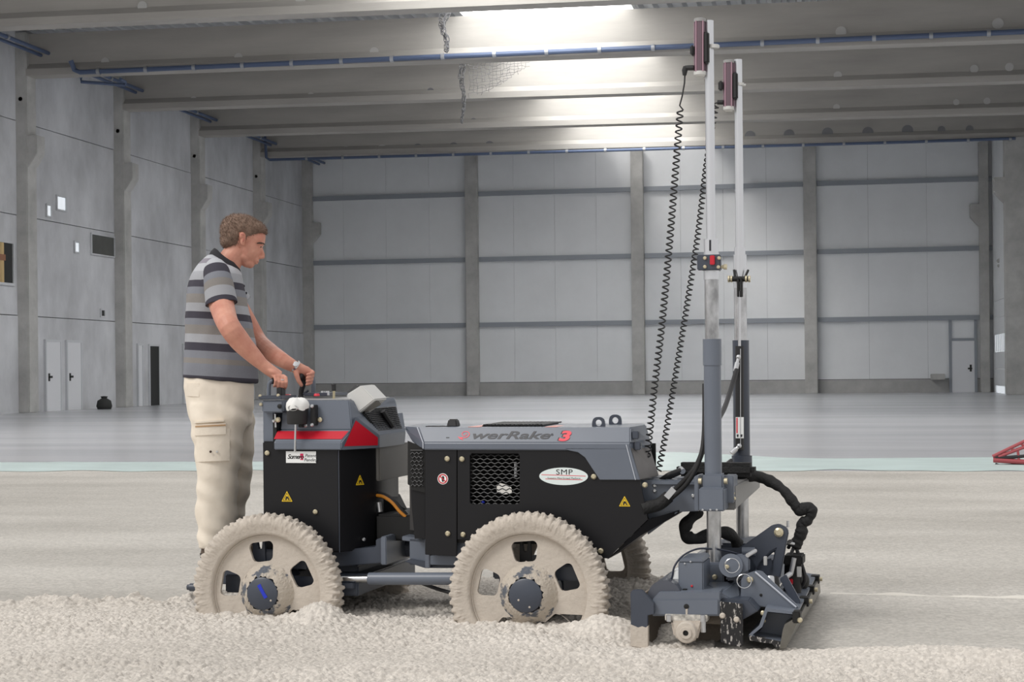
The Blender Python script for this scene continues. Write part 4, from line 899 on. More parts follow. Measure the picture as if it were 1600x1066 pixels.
MB().lathe(P(1114.5, 73, -.5), (0, 0, 1), [(.021, -.008), (.024, -.008), (.024, .008), (.021, .008)], 20).tube([P(1105, 73, -.5), P(1124, 73, -.5)], .007, 8).build('pole_clip', LAMP, rb_)
rb2, a2, b2, r2 = receiver(1130, 1147, 94, 174, .48, 0, 'laser_receiver')
pbox(1144, 112, 1152, 155, .46, .51, .008).build('receiver_back', RB, rb2); pbox(1122, 126, 1129, 141, .46, .5, .006).build('receiver_knob', RB, rb2)
MB().tube([P(1130, 160, .48), P(1121, 160, .48)], [.012, .012], 10).build('cable_plug', RB, rb2)
MB().lathe(P(1155, 132, .5), (0, 0, 1), [(.021, -.007), (.024, -.007), (.024, .007), (.021, .007)], 20).tube([P(1148, 132, .5), P(1165, 133, .5)], .006, 8).build('pole_clip', LAMP, rb2)
# coiled cables
def coil(path, turns, rad, name, r=.0037, lead=()):
    pts = catmull(path, 30); L_ = [0]
    for i in range(1, len(pts)): L_.append(L_[-1] + (pts[i] - pts[i - 1]).length)
    tot = L_[-1]; out = [Vector(q) for q in lead]; N_ = turns * 12; j = 0
    for i in range(N_ + 1):
        s = tot * i / N_
        while j < len(pts) - 2 and L_[j + 1] < s: j += 1
        f = (s - L_[j]) / max(1e-6, L_[j + 1] - L_[j]); c = pts[j].lerp(pts[j + 1], f); t = (pts[j + 1] - pts[j]).normalized()
        e = t.cross(Vector((0, 1, 0))).normalized(); g = t.cross(e); a = 2 * math.pi * i / 12
        out.append(c + (e * math.cos(a) + g * math.sin(a)) * rad)
    return MB().tube(out, r, 6).build(name, RB, MC, 180)
coil([P(1063, 172, -.50), P(1056, 260, -.47), P(1047, 370, -.42), P(1035, 500, -.36), P(1021, 620, -.28), P(1009, 738, -.2)], 60, .0135, 'coiled_cable', lead=[P(1070, 118, -.52), P(1069.5, 130, -.52), P(1066, 150, -.515), P(1062, 165, -.51)])
coil([P(1120, 160, .46), P(1111, 210, .44), P(1102, 270, .4), P(1090, 370, .34), P(1073, 480, .26), P(1055, 590, .18), P(1040, 680, .1), P(1029, 736, .05)], 72, .0125, 'coiled_cable')
# hoses around the masts
Hs = lambda pts, r, name, m=RB, n=10: MB().tube(catmull([P(*q) for q in pts], 8), r, n).build(name, m, MC, 60)
Hs([(1151, 578, .39), (1143, 605, .3), (1133, 635, .1), (1120, 660, -.2), (1104, 690, -.4), (1088, 728, -.45), (1068, 752, -.42), (1045, 775, -.36)], .0115, 'hydraulic_hose')
Hs([(1101, 600, -.40), (1100, 680, -.44), (1092, 722, -.46), (1074, 755, -.44), (1050, 778, -.38)], .0105, 'hydraulic_hose')
Hs([(1045, 776, -.36), (1030, 788, -.36), (1012, 793, -.38), (1003, 796, -.39)], .029, 'hose_bundle', CL, 14)
p = P(1049, 770, -.37); MB().obox(p, (.026, .034, .014), Matrix.Rotation(-.85, 3, 'Y')).build('hose_clamp', ZS, MC)
Hs([(1030, 752, -.2), (1045, 742, -.25), (1062, 735, -.2)], .011, 'hydraulic_hose'); Hs([(1034, 752, -.18), (1050, 744, -.2), (1064, 738, -.18)], .011, 'hydraulic_hose')
MB().tube([P(1063, 733, -.18), P(1067, 737, -.2)], .014, 10).build('hose_fitting', ZS, MC)
pbox(1056, 724, 1178, 745, -.1, .0, .02).build('hose_tray', CL, MC)
Hs([(1142, 720, .38), (1132, 728, .2), (1120, 735, 0)], .010, 'hydraulic_hose')
Hs([(1150, 742, .0), (1180, 744, .05), (1203, 752, .05), (1224, 766, .02), (1240, 786, .0), (1249, 797, .0), (1262, 793, 0), (1268, 800, 0), (1262, 813, 0), (1253, 818, 0), (1252, 832, 0), (1246, 846, 0), (1241, 856, 0)], [.026 + .0045 * math.sin(i * .33) * math.sin(i * .17 + 1) + .0015 * math.sin(i * 1.3) for i in range(97)], 'hose_sleeve', CL, 14)
Hs([(1092, 797, -.1), (1084, 806, -.12), (1073, 818, -.14), (1070, 831, -.14), (1076, 840, -.13), (1090, 842, -.1), (1112, 835, -.04), (1130, 832, .0), (1145, 839, .05), (1152, 850, .08)], [.028 + .004 * math.sin(i * .45) for i in range(73)], 'hose_sleeve', CL, 14)
# ---- screed head: runs 1.74 m along y, hung from the two masts
YH = -.87; LH = 1.74
SH = mat('polished shield', (88, 92, 102), .3, .3, spec=.6)
WORN = mat('worn plough steel', (120, 118, 112), .35, .6, var=.25, vscale=10)
def run(pts, y0=YH, d=LH, bevel=.003): return MB().prism([P(u, v, y0) for u, v in pts], (0, d, 0), bevel)
HF = run([(1019, 937), (1030, 925), (1125, 925), (1125, 963), (1019, 963)]).build('head_frame', G_, MC)
plate([(1020, 938), (1122, 937), (1122, 961), (1020, 961)], YH - .006, .008, .002).build('end_plate', G_, HF); bolts(HF, [(1072.5, 948, YH - .006)], .011, .003, KD, 'slot_hole'); plate([(1071, 951), (1074.5, 951), (1074, 963), (1071.5, 963)], YH - .008, .002).build('mud_run', MUD, HF)
bolts(HF, [(1046, 930, YH + .06), (1098, 930, YH + .06)], .012, .012, ZN)
# rounded front shield tube
c = P(1037, 935, YH); MB().tube([(c.x, YH + .02, c.z), (c.x, YH + LH, c.z)], .072, 28).build('front_shield', SH, MC, 40)
# end blade, half coated in mud
eb = plate([(985, 926), (989, 922), (1003, 922), (1022, 943), (1022, 960), (1012, 962), (1012, 1012), (986, 1008)], YH - .03, .02, .002).build('end_blade', GD, MC)
plate([(984.5, 976), (990, 978), (997, 981), (1003, 979), (1009, 981), (1012.5, 978), (1012.5, 1014), (985.5, 1010)], YH - .034, .028, .001).build('blade_mud', MUD, eb)
run([(986, 940), (990, 940), (1012, 1010), (1008, 1012)], YH + .0, LH, .001).build('front_blade', MUDD, MC)
# bearing, shaft, auger
bf = pbox(1039, 962, 1105, 970, YH - .02, YH + .06, .002).build('bearing_flange', mat('mud smeared steel', (214, 210, 202), .6, var=.3, vscale=40, dark=(130, 128, 124)), MC)
for u in (1045, 1098): p = P(u, 966, YH - .03); MB().cyl(p + Vector((0, 0, -.014)), p + Vector((0, 0, .012)), .01, 10).build('bolt', ZS, bf)
hz = P(1072, 989, YH - .05)
bh = MB().hull([P(1048, 970, YH - .03), P(1098, 970, YH - .03), P(1090, 1000, YH - .03), P(1053, 995, YH - .03), P(1072, 1006, YH - .03), P(1048, 970, YH + .03), P(1098, 970, YH + .03), P(1090, 1000, YH + .03), P(1053, 995, YH + .03), P(1072, 1006, YH + .03)], .008).build('bearing_housing', MUD, MC)
MB().lathe(hz, (0, -1, 0), [(.046, -.03), (.044, .0), (.040, .006), (.026, .008), (.024, .014), (.012, .014), (.012, -.01), (0, -.01)], 28).build('shaft_hub', MUD, bh, 30)
MB().cyl(hz + Vector((0, .008, 0)), hz + Vector((0, -.006, 0)), .011, 14).build('shaft_bore', KD, bh); MB().tube([P(1099, 968, YH - .02), P(1099, 988, YH - .02)], .011, 10).build('grease_fitting', ZS, bh)
ac = P(1086, 978, YH); mb = MB().cyl((ac.x, YH + .03, ac.z), (ac.x, YH + LH - .03, ac.z), .035, 16); n = 260
for i in range(n + 1):
    t = i / n; a = t * 2 * math.pi * 9; y = YH + .06 + t * (LH - .12)
    for r in (.034, .115):
        for dy in (0, .007): mb.v.append(Vector((ac.x + r * math.cos(a), y + dy, ac.z + r * math.sin(a))))
b0 = len(mb.v) - 4 * (n + 1)
for i in range(n):
    q = b0 + 4 * i
    mb.f += [[q, q + 4, q + 6, q + 2], [q + 1, q + 3, q + 7, q + 5], [q + 2, q + 6, q + 7, q + 3]]
mb.build('auger', MUDD, MC, 40)
# scuffed end flap
fl_ = MB().prism([P(1125, 940, YH - .005), P(1160, 944, YH - .005), P(1161, 1008, YH - .005), P(1157, 1012, YH - .005), P(1126, 1004, YH - .005)], (0, .01, 0), .002).build('end_flap', SCUFF, MC)
bolts(fl_, [(1129, 962, YH - .006), (1151, 968, YH - .006)], .012, .014, MUD)
run([(1125, 940), (1160, 944), (1158, 960), (1127, 958)], YH + .005, .10, .002).build('flap_block', GD, MC)
# control box, its lead and white block
bx_ = pbox(1060, 878, 1099, 924, -.80, -.60, .006).build('control_box', G_, MC); plate([(1060, 878), (1064, 873), (1096, 872), (1099, 878)], -.80, .2, .001).build('box_lid', G_, bx_)
pbox(1050, 892, 1061, 906, -.78, -.66, .003).build('white_terminal', WHT, bx_); pbox(1050, 906, 1061, 920, -.78, -.66, .003).build('terminal_base', ZS, bx_)
bolts(bx_, [(1081, 916, -.801)], .005, .004, RED); bolts(bx_, [(1070, 881, -.801), (1079, 878, -.801)], .004, .004, ZS)
MB().tube([P(1069, 924, -.81), P(1113, 925, -.81)], .005, 8).build('hinge_rod', ZS, bx_); pbox(1066, 921, 1073, 929, -.82, -.79, .002).build('hinge_block', KD, bx_)
MB().tube(catmull([P(1112, 858, -.60), P(1090, 858, -.68), P(1068, 868, -.75), P(1054, 885, -.78), P(1049, 905, -.78), P(1035, 918, -.78), P(1028, 922, -.80), P(1044, 926, -.82), P(1062, 926, -.82)], 8), .0042, 8).build('control_lead', mat('navy lead', (40, 46, 62), .5), MC, 60)
MB().tube(catmull([P(1120, 858, -.56), P(1140, 862, -.5), P(1160, 868, -.45)], 8), .004, 8).build('control_lead', MATS['navy lead'], MC, 60)
# mast socket and sloping base
sk = pbox(1103, 880, 1131, 912, -.55, -.44, .006).build('mast_socket', G_, MC); bolts(sk, [(1117, 902, -.551)], .012, .01, ZN)
MB().hull([P(1100, 910, -.62), P(1148, 910, -.62), P(1155, 922, -.66), P(1158, 944, -.80), P(1112, 938, -.85), P(1124, 926, -.84), P(1100, 930, -.62), P(1158, 944, -.5), P(1100, 940, -.4), P(1150, 908, -.4)], .006).build('socket_base', G_, MC)
MB().tube([P(1124, 936, -.845), P(1141, 921, -.66)], .003, 6).build('base_edge', MATS['pale edge line'], MC)
# triangular arm with pin ring
ta = plate([(1158, 906), (1163, 898), (1182, 892), (1190, 893), (1247, 948), (1245, 954), (1236, 956), (1157, 943)], -.74, .02, .003).build('triangle_arm', G_, MC)
plate([(1158, 906), (1163, 898), (1182, 892), (1190, 893), (1247, 948), (1245, 954), (1236, 956), (1157, 943)], -.55, .02, .003).build('triangle_arm', G_, MC)
MB().tube([P(1180, 894, -.745), P(1244, 949, -.745)], .004, 6).build('pale_edge', MATS['pale edge line'], ta)  # thin pale line drawn along the arm's sloping edge
def ring(u, v, y, r, par): c = P(u, v, y); MB().tube([c + Vector((r * math.cos(t), -.012 * math.sin(t / 2), r * math.sin(t))) for t in np.linspace(0, 2 * math.pi, 28)], .0026, 6).build('pin_ring', CH, par)
ring(1163, 908, -.765, .029, ta); bolts(ta, [(1172, 906, -.741)], .014, .016, ZN, 'pin'); bolts(ta, [(1189, 930, -.741)], .006, .003, KD, 'hole')
# pivot housing with the second ring
pv = MB().tube([P(1142, 884, -.72), P(1142, 884, -.40)], .050, 24).build('pivot_housing', G_, MC, 40)
MB().hull([P(u, v, y) for u, v in ((1142, 868), (1162, 865), (1172, 872), (1172, 893), (1160, 900), (1140, 902)) for y in (-.70, -.45)], .008).build('pivot_block', G_, pv)
ring(1144, 884, -.735, .030, pv); bolts(pv, [(1136, 886, -.722)], .01, .01, ZN, 'pin'); MB().tube([P(1168, 868, -.71), P(1180, 861, -.6)], .009, 10).build('pin_lever', ZS, pv)
MB().hull([P(u, v, y) for u, v in ((1134, 900), (1156, 896), (1160, 905), (1135, 908)) for y in (-.68, -.4)], .006).build('pivot_shoulder', GD, pv)
# upper swing arm
ua = plate([(1154, 861), (1158, 855), (1206, 821), (1217, 819), (1229, 825), (1232, 832), (1230, 842), (1219, 903), (1204, 902), (1212, 858), (1204, 862), (1186, 882), (1182, 890), (1176, 878), (1160, 866)], -.38, .03, .004).build('swing_arm', GD, MC)
plate([(1154, 861), (1158, 855), (1206, 821), (1217, 819), (1229, 825), (1232, 832), (1219, 903), (1204, 902), (1210, 862), (1186, 882), (1160, 866)], -.20, .03, .004).build('swing_arm', GD, MC)
bolts(ua, [(1217, 832, -.381)], .021, .014, ZN, 'pivot_bolt'); MB().tube([P(1231, 824, -.3), P(1231, 814, -.3)], .006, 8).build('grease_nipple', ZS, ua)
MB().tube([P(1160, 862, -.39), P(1180, 862, -.39)], .02, 14).build('arm_boss', G_, ua); pbox(1193, 870, 1198, 884, -.42, -.40, .002).build('light_tag', LAMP, ua)
MB().hull([P(u, v, y) for u, v in ((1178, 878), (1208, 872), (1214, 905), (1190, 912)) for y in (-.36, -.1)], .008).build('arm_core', GD, ua)
MB().tube([P(1203, 903, -.42), P(1205, 925, -.46)], .02, 14).build('piston_barrel', ZS, ua); MB().tube([P(1211, 903, -.40), P(1214, 925, -.44)], .016, 14).build('piston_barrel', KD, ua)
plate([(1218, 905), (1228, 898), (1251, 940), (1248, 952), (1240, 948)], -.55, .02, .003).build('lower_strut', GD, MC)
plate([(1218, 905), (1228, 898), (1251, 940), (1248, 952), (1240, 948)], -.05, .02, .003).build('lower_strut', GD, MC)
# hydraulic cluster at the back of the head
hcx = MB().tube([P(1238, 928, -.12), P(1240, 872, -.12)], .04, 20).build('vibrator_motor', KD, MC, 40)
pbox(1224, 869, 1254, 884, -.16, -.02, .006).build('motor_cap', KD, hcx); MB().tube([P(1241, 872, -.2), P(1236, 896, -.2)], .011, 10).tube([P(1236, 896, -.2), P(1228, 902, -.22)], .012, 10).build('elbow_fitting', ZS, hcx); pbox(1233, 906, 1238, 914, -.2, -.17, .002).build('red_plug', RED, hcx)
pbox(1245, 886, 1252, 902, -.18, -.17, .002).build('white_label', LAMP, hcx)
MB().ell(P(1248, 908, .1), (.05, .05, .05)).build('motor_bulge', KD, hcx)
for q in (((1240, 856, .0), (1236, 868, -.1), (1240, 876, -.18)), ((1244, 856, 0), (1252, 880, -.1), (1258, 905, -.12), (1250, 920, -.1)), ((1232, 856, -.05), (1236, 846, -.1), (1228, 850, -.2))): Hs(q, .0085, 'head_hose')
MB().tube([P(1230, 848, -.15), P(1240, 850, -.1)], .007, 8).build('clip', ZS, MC)
# centre beam and far socket
bar(P(1130, 860, .3).x, P(1188, 860, .3).x, .2, .56, P(1150, 900, .3).z, P(1150, 846, .3).z, .01).build('far_mast_socket', GD, MC)
MB().hull([P(u, v, y) for (u, v) in ((1103, 856), (1180, 856), (1180, 920), (1103, 920)) for y in (.0,)] + [P(u, v, .06) for (u, v) in ((1103, 856), (1180, 856), (1180, 920), (1103, 920))], .004).build('centre_web', GD, MC)
run([(1127, 935), (1170, 938), (1185, 955), (1150, 975), (1127, 970)], YH + .03, LH - .06, .004).build('head_spine', GD, MC)
# plough pan and screed plate
def farpt(u, v):
    k = max(0, min(1, (1012 - v) / 50)); return (1500 - (1500 - u) * .8 - 21 * k, 575 + (v - 575) * .8 + 17 * k)
def run2(near, y0=YH, y1=YH + LH):
    A_ = [P(u, v, y0) for u, v in near]; B_ = [P(*farpt(u, v), y1) for u, v in near]; n = len(A_)
    return MB().add(A_ + B_, [tuple(range(n)), tuple(range(n, 2 * n))] + [(i, (i + 1) % n, (i + 1) % n + n, i + n) for i in range(n)])
pp_ = run2([(1196, 950), (1246, 957), (1246, 961), (1199, 956), (1191, 980), (1176, 992), (1180, 995), (1222, 1002), (1221, 1008), (1170, 996), (1170, 992), (1186, 978)]).build('screed_pan', G_, MC)
bolts(pp_, [(1192, 958, YH + .03), (1193, 970, YH + .05)], .010, .008, ZN)
MB().prism([P(1170, 993, YH - .004), P(1222, 1003, YH - .004), P(1221, 1012, YH - .004), P(1213, 1013, YH - .004), P(1206, 1006, YH - .004), P(1190, 1004, YH - .004), P(1172, 1001, YH - .004)], (0, .03, 0)).build('pan_edge', SCUFF, pp_)
plate([(1200, 957), (1243, 962), (1224, 1000), (1182, 993), (1192, 980)], YH + .14, .01).build('added_pan_plate', G_, pp_)  # plate added inside the pan so its interior reads as lit grey
sp_ = run2([(1223, 985), (1226, 976), (1243, 966), (1249, 966), (1228, 1013), (1218, 1014)], YH - .006).build('screed_plate', WORN, MC)
pbox(1238, 956, 1250, 974, YH - .012, YH + .05, .004).build('plate_bracket', KD, sp_); bolts(sp_, [(1250, 969, YH - .01)], .011, .02, ZN)
for t in (.32, .62, .93):
    p = P(1246, 962, YH).lerp(P(*farpt(1246, 962), YH + LH), t); MB().obox(p, (.02, .03, .020)).build('plate_bracket', KD, sp_); MB().cyl(p + Vector((.02, 0, 0)), p + Vector((.034, 0, 0)), .010, 10).build('bolt', ZN, sp_)
plate([(1268, 902), (1278, 905), (1279, 926), (1268, 924)], YH + LH, .012).build('far_end_plate', WORN, sp_)
# ------------------------------------------------------------------ the operator
mo = MF.P(350, 860, 0); mw = MF.o + MF.x * mo.x
HFm = Frame((mw.x, mw.y, 0), math.radians(20.6)); H = HFm.P
def toman(p): q = MF.o + MF.x * p[0] + MF.y * p[1] + Vector((0, 0, p[2])) - HFm.o; return Vector((q.dot(HFm.x), q.dot(HFm.y), q.z))
PX = .00323
man = empty('person', HFm.o, HFm.yaw); tag(man, 'man in a grey striped polo shirt and beige cargo trousers steering the machine', 'person')
def remesh(mb, voxel, it, name, m, parent, factor=.5):
    me = mb.mesh(name, m); o = bpy.data.objects.new(name, me); COL.objects.link(o)
    r = o.modifiers.new('r', 'REMESH'); r.mode = 'VOXEL'; r.voxel_size = voxel; r.use_smooth_shade = True
    if it: s = o.modifiers.new('s', 'SMOOTH'); s.iterations = it; s.factor = factor
    bpy.context.view_layer.update(); nm = evaluated(o, name); nm.materials.clear(); nm.materials.append(m)
    nm.polygons.foreach_set('use_smooth', [True] * len(nm.polygons))
    return inst(name, nm, parent)
def rotY(deg): return Matrix.Rotation(math.radians(deg), 3, 'Y')      # positive tips +x (face) downward
def loft(mb, rings, n=28, e=2.0, cap=True):     # rings: centre, half-size along x, half-size along y
    b = len(mb.v)
    for c, rx, ry in rings:
        for j in range(n):
            t = 2 * math.pi * j / n; ct, s_ = math.cos(t), math.sin(t)
            mb.v.append(Vector(c) + Vector((math.copysign(abs(ct) ** (2 / e), ct) * rx, math.copysign(abs(s_) ** (2 / e), s_) * ry, 0)))
    for i in range(len(rings) - 1):
        for j in range(n): x = b + i * n + j; y = b + i * n + (j + 1) % n; mb.f.append([x, y, y + n, x + n])
    if cap: mb.f.append([b + j for j in range(n)][::-1]); mb.f.append([b + (len(rings) - 1) * n + j for j in range(n)])
    return mb
def rg(v, u0, u1, lat, l=0.0): c = H((u0 + u1) / 2, v, l); return (c, (u1 - u0) / 2 * PX, lat)
SKIN = mat('skin', (206, 152, 132), .5, spec=.35, var=.10, vscale=14, dark=(190, 128, 110))
SKIN.node_tree.nodes['Principled BSDF'].inputs['Subsurface Weight'].default_value = .08
SKIN.node_tree.nodes['Principled BSDF'].inputs['Subsurface Radius'].default_value = (.01, .004, .002)
lR = toman(MF.P(430, 595, -.29)).y; lL = toman(MF.P(473, 590, -.02)).y
sk = MB(); T_ = 17
# head
sk.ell(H(379, 366, 0), (.098, .072, .094), rotY(T_)); sk.ell(H(389.3, 386, 0), (.066, .062, .092), rotY(T_ - 4)); sk.ell(H(399, 375, 0), (.050, .060, .055), rotY(T_))
sk.ell(H(381, 401, 0), (.050, .052, .036), rotY(25)); sk.ell(H(391, 413, 0), (.022, .026, .021)); sk.ell(H(387, 408, 0), (.036, .038, .034), rotY(20))
sk.ell(H(408.5, 381, 0), (.016, .046, .011), rotY(T_)); sk.ell(H(405, 372, 0), (.032, .052, .040), rotY(T_)); sk.ell(H(398, 405, 0), (.022, .030, .026), rotY(T_))
for s in (-1, 1):
    sk.ell(H(394, 393, s * .034), (.022, .024, .030), rotY(T_)); sk.ell(H(406.5, 402.5, s * .011), (.012, .008, .009))
    sk.ell(H(404.1, 385.2, s * .031), (.012, .015, .0095), rotY(T_))
    sk.ell(H(379.8, 374, s * .076), (.013, .009, .032), rotY(12)); sk.ell(H(378, 368, s * .081), (.014, .008, .018), rotY(12)); sk.ell(H(380.3, 381.5, s * .075), (.008, .007, .012))
sk.tube([H(406.6, 384.5, 0), H(408.3, 391, 0), H(410.6, 398, 0), H(409, 402.5, 0)], [.0095, .010, .0115, .0125], 14).ell(H(410.4, 401.8, 0), (.011, .0125, .010))
sk.ell(H(401.8, 408.2, 0), (.010, .022, .0055), rotY(12)); sk.ell(H(400, 411.6, 0), (.010, .019, .0055), rotY(12))
sk.tube([H(374, 388, 0), H(363, 402, 0), H(352, 420, 0), H(345, 440, 0)], [.056, .060, .066, .085], 20)
# trunk under the clothes
loft(sk, [rg(610, 300, 385, .14), rg(560, 305, 385, .14), rg(500, 305, 378, .15), rg(450, 308, 370, .165), rg(425, 320, 365, .15), rg(410, 330, 362, .09)])
for l in (-.095, .10):
    k = 0 if l < 0 else 10
    sk.tube([H(341 + k, 615, l), H(341 + k, 680, l), H(341 + k, 745, l), H(338 + k, 800, l), H(337 + k, 850, l)], [.085, .078, .058, .052, .045], 18)
# arms
ra = [H(336, 430, -.185), H(340, 450, -.215), H(346, 476, -.24), H(356, 506, lR + .0 if abs(lR) > .2 else -.25), H(374, 532, lR - .005), H(392, 552, lR), H(410, 570, lR)]
sk.tube(catmull(ra, 5), np.interp(np.linspace(0, 6, 31), range(7), [.060, .062, .062, .053, .051, .042, .030]).tolist(), 18)
la = [H(345, 432, .18), H(362, 465, .215), H(382, 500, .23), H(402, 533, .22), H(418, 548, .5 * (lL + .22)), H(438, 561, lL + .02), H(459, 573, lL)]
sk.tube(catmull(la, 5), np.interp(np.linspace(0, 6, 31), range(7), [.060, .060, .056, .050, .048, .040, .030]).tolist(), 18)
# right hand: palm over the grip, four fingers curling down its near side, thumb on the far side
def capsule(pts, r): 
    sk.tube(pts, r, 12); sk.ell(pts[-1], (r[-1],) * 3, None, 10, 8)
    for p, q in zip(pts[1:-1], r[1:-1]): sk.ell(p, (q * 1.02,) * 3, None, 10, 8)
sk.tube([H(409, 569, lR), H(419, 577, lR), H(428, 583, lR), H(438, 588, lR)], [.031, .030, .029, .024], 16)
sk.ell(H(428, 583, lR), (.048, .042, .018), rotY(32)); sk.ell(H(436, 588, lR - .006), (.030, .040, .014), rotY(30))
for u, v, s in ((447, 590, .96), (441.5, 590, 1.0), (436, 589.5, .97), (430.5, 588.5, .84)):
    a = (447 - u) / 5.6
    capsule([H(u - 5, v - 3, lR - .018), H(u - .5, v + .5, lR - .036), H(u + .5, v + 8 * s, lR - .045), H(u - .5, v + 15 * s, lR - .036), H(u - 2, v + 18 * s, lR - .014)], [.0095, .0095, .0088, .0080, .0072])
capsule([H(419, 582, lR + .026), H(427, 590, lR + .036), H(435, 596, lR + .032), H(442, 600, lR + .022)], [.014, .012, .0105, .009])
# left hand round the joystick
sk.tube([H(458, 572.5, lL), H(466, 576, lL + .006), H(474, 580, lL + .012), H(483, 584, lL + .016)], [.031, .031, .030, .024], 16)
sk.ell(H(476, 582, lL + .016), (.040, .018, .034), rotY(22))
for k in range(4):
    r = [.0098, .010, .0095, .0085][k]; v = 579.5 + 5.3 * k
    capsule([H(480 - k * .4, v, lL + .022), H(487.5 - k * .6, v + 1, lL + .012), H(489.5 - k, v + 3, lL - .012), H(485.5 - k, v + 5, lL - .030), H(480.5 - k * .5, v + 6, lL - .032)], [r, r, r * .95, r * .88, r * .8])
capsule([H(462, 579, lL - .014), H(464, 588, lL - .026), H(467, 596, lL - .030), H(471, 602, lL - .028)], [.015, .013, .011, .0095])
body = remesh(sk, .0033, 4, 'body', SKIN, man, .5)
# face parts
DKH = mat('dark brow hair', (70, 54, 46), .8); EYE = mat('eye white', (188, 172, 164), .25); IRIS = mat('dark iris', (40, 34, 32), .2); LIP = mat('lip', (176, 104, 96), .5)
for s in (-1, 1):
    e = MB().ell(H(405.2, 385.0, s * .0315), (.0108, .0112, .0085)).build('eye', EYE, man, 180); MB().ell(H(407.5, 385.7, s * .034), (.0046, .0062, .0050), rotY(15)).build('iris', IRIS, e, 180)
    MB().ell(H(405.2, 383.9, s * .0315), (.0128, .0128, .0082), rotY(24)).build('eyelid', SKIN, man, 180)
    MB().tube(catmull([H(412.6, 381.8, s * .016), H(411, 380.6, s * .032), H(406, 379.6, s * .049), H(401.5, 380.4, s * .058)], 4), [.0032, .0036, .004, .0042, .0044, .0046, .0048, .0046, .0044, .004, .0034, .0028, .002], 8).build('eyebrow', DKH, man, 60)
MB().ell(H(402.4, 409.6, 0), (.0085, .019, .0018), rotY(14)).build('mouth', LIP, man, 180)
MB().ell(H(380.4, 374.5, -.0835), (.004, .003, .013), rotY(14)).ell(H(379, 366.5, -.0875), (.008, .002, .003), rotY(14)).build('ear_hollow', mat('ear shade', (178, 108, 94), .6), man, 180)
# hair
HAIR = mat('short brown hair', (128, 105, 91), .8, var=.3, vscale=60, stretch=(1, 1, .5), bump=.5, bscale=140)
hm = MB(); hm.ell(H(379, 357, 0), (.106, .078, .070), rotY(T_ - 2)); hm.ell(H(365, 368, 0), (.066, .077, .070), rotY(5)); hm.ell(H(357, 376, 0), (.040, .066, .042), rotY(5)); hm.ell(H(402, 356.5, 0), (.050, .066, .032), rotY(30)); hm.ell(H(411, 360, 0), (.026, .050, .014), rotY(40)); hm.ell(H(361, 360, 0), (.055, .070, .060))
for s in (-1, 1): hm.ell(H(386, 362, s * .056), (.032, .019, .030), rotY(10)); hm.ell(H(383.5, 369, s * .068), (.008, .008, .020), rotY(8))
hair = remesh(hm, .004, 3, 'hair', HAIR, man)
hv = hair.data; rnd = random.Random(5); tm = MB(); hv_n = [(v.co.copy(), v.normal.copy()) for v in hv.vertices]
for c, nrm in rnd.sample(hv_n, min(2600, len(hv_n))):
    d = (nrm * .75 + Vector((.15 + rnd.uniform(-.3, .3), rnd.uniform(-.3, .3), rnd.uniform(-.35, .25)))).normalized(); L_ = rnd.uniform(.006, .013); o_ = d.orthogonal().normalized() * .0016; o2 = d.cross(o_)
    b = len(tm.v); tm.v += [c - nrm * .002 + o_, c - nrm * .002 - o_ * .5 + o2 * .87, c - nrm * .002 - o_ * .5 - o2 * .87, c + d * L_]; tm.f += [[b, b + 1, b + 3], [b + 1, b + 2, b + 3], [b + 2, b, b + 3]]
tf = tm.build('hair_tufts', HAIR, hair, 60); tf['kind'] = 'stuff'
# polo shirt with knitted stripes
def striped(name, stops, v0, v1):
    m = bpy.data.materials.new(name); m.use_nodes = True; nt = m.node_tree; b = nt.nodes['Principled BSDF']; b.inputs['Roughness'].default_value = .85; b.inputs['Specular IOR Level'].default_value = .2
    at = nt.nodes.new('ShaderNodeAttribute'); at.attribute_name = 'stripe'; r = nt.nodes.new('ShaderNodeValToRGB'); r.color_ramp.interpolation = 'CONSTANT'; el = r.color_ramp.elements
    for i, (v, c) in enumerate(stops):
        e = el[i] if i < 2 else el.new(.999)
        e.position = (v - v0) / (v1 - v0); e.color = (*lin(c), 1)
    n = nt.nodes.new('ShaderNodeTexNoise'); n.inputs['Scale'].default_value = 260; mx = nt.nodes.new('ShaderNodeMix'); mx.data_type = 'RGBA'; mx.blend_type = 'MULTIPLY'; mx.inputs[0].default_value = .35
    nt.links.new(at.outputs['Fac'], r.inputs[0]); nt.links.new(r.outputs[0], mx.inputs[6]); nt.links.new(n.outputs['Fac'], mx.inputs[7]); nt.links.new(mx.outputs[2], b.inputs['Base Color'])
    bp = nt.nodes.new('ShaderNodeBump'); bp.inputs['Strength'].default_value = .25; bp.inputs['Distance'].default_value = .002; nt.links.new(n.outputs['Fac'], bp.inputs['Height']); nt.links.new(bp.outputs[0], b.inputs['Normal'])
    return m
LG, DK, BG, BE, GR, PU = (196, 198, 204), (76, 74, 84), (140, 143, 152), (148, 144, 141), (176, 178, 184), (152, 148, 158)
tors = [(395, LG), (403, PU), (411, LG), (424, GR), (438, DK), (449, BG), (459, BE), (473, GR), (486, DK), (497, BG), (507, BE), (521, GR), (534, DK), (546, BG), (558, BE), (566, BG), (585, DK)]
slv = [(395, LG), (403, PU), (411, LG), (422, DK), (437, BG), (447, BE), (458, GR), (471.5, DK)]
def add_stripe(o, fn, v0, v1):
    a = o.data.attributes.new('stripe', 'FLOAT', 'POINT'); a.data.foreach_set('value', [min(1, max(0, (fn(v.co) - v0) / (v1 - v0))) for v in o.data.vertices])
zref = H(340, 500, 0).z
vz = lambda z: 500 + (zref - z) / PX
sm = MB()
def hemr(v, u0, u1, lat): return rg(v, u0, u1, lat)
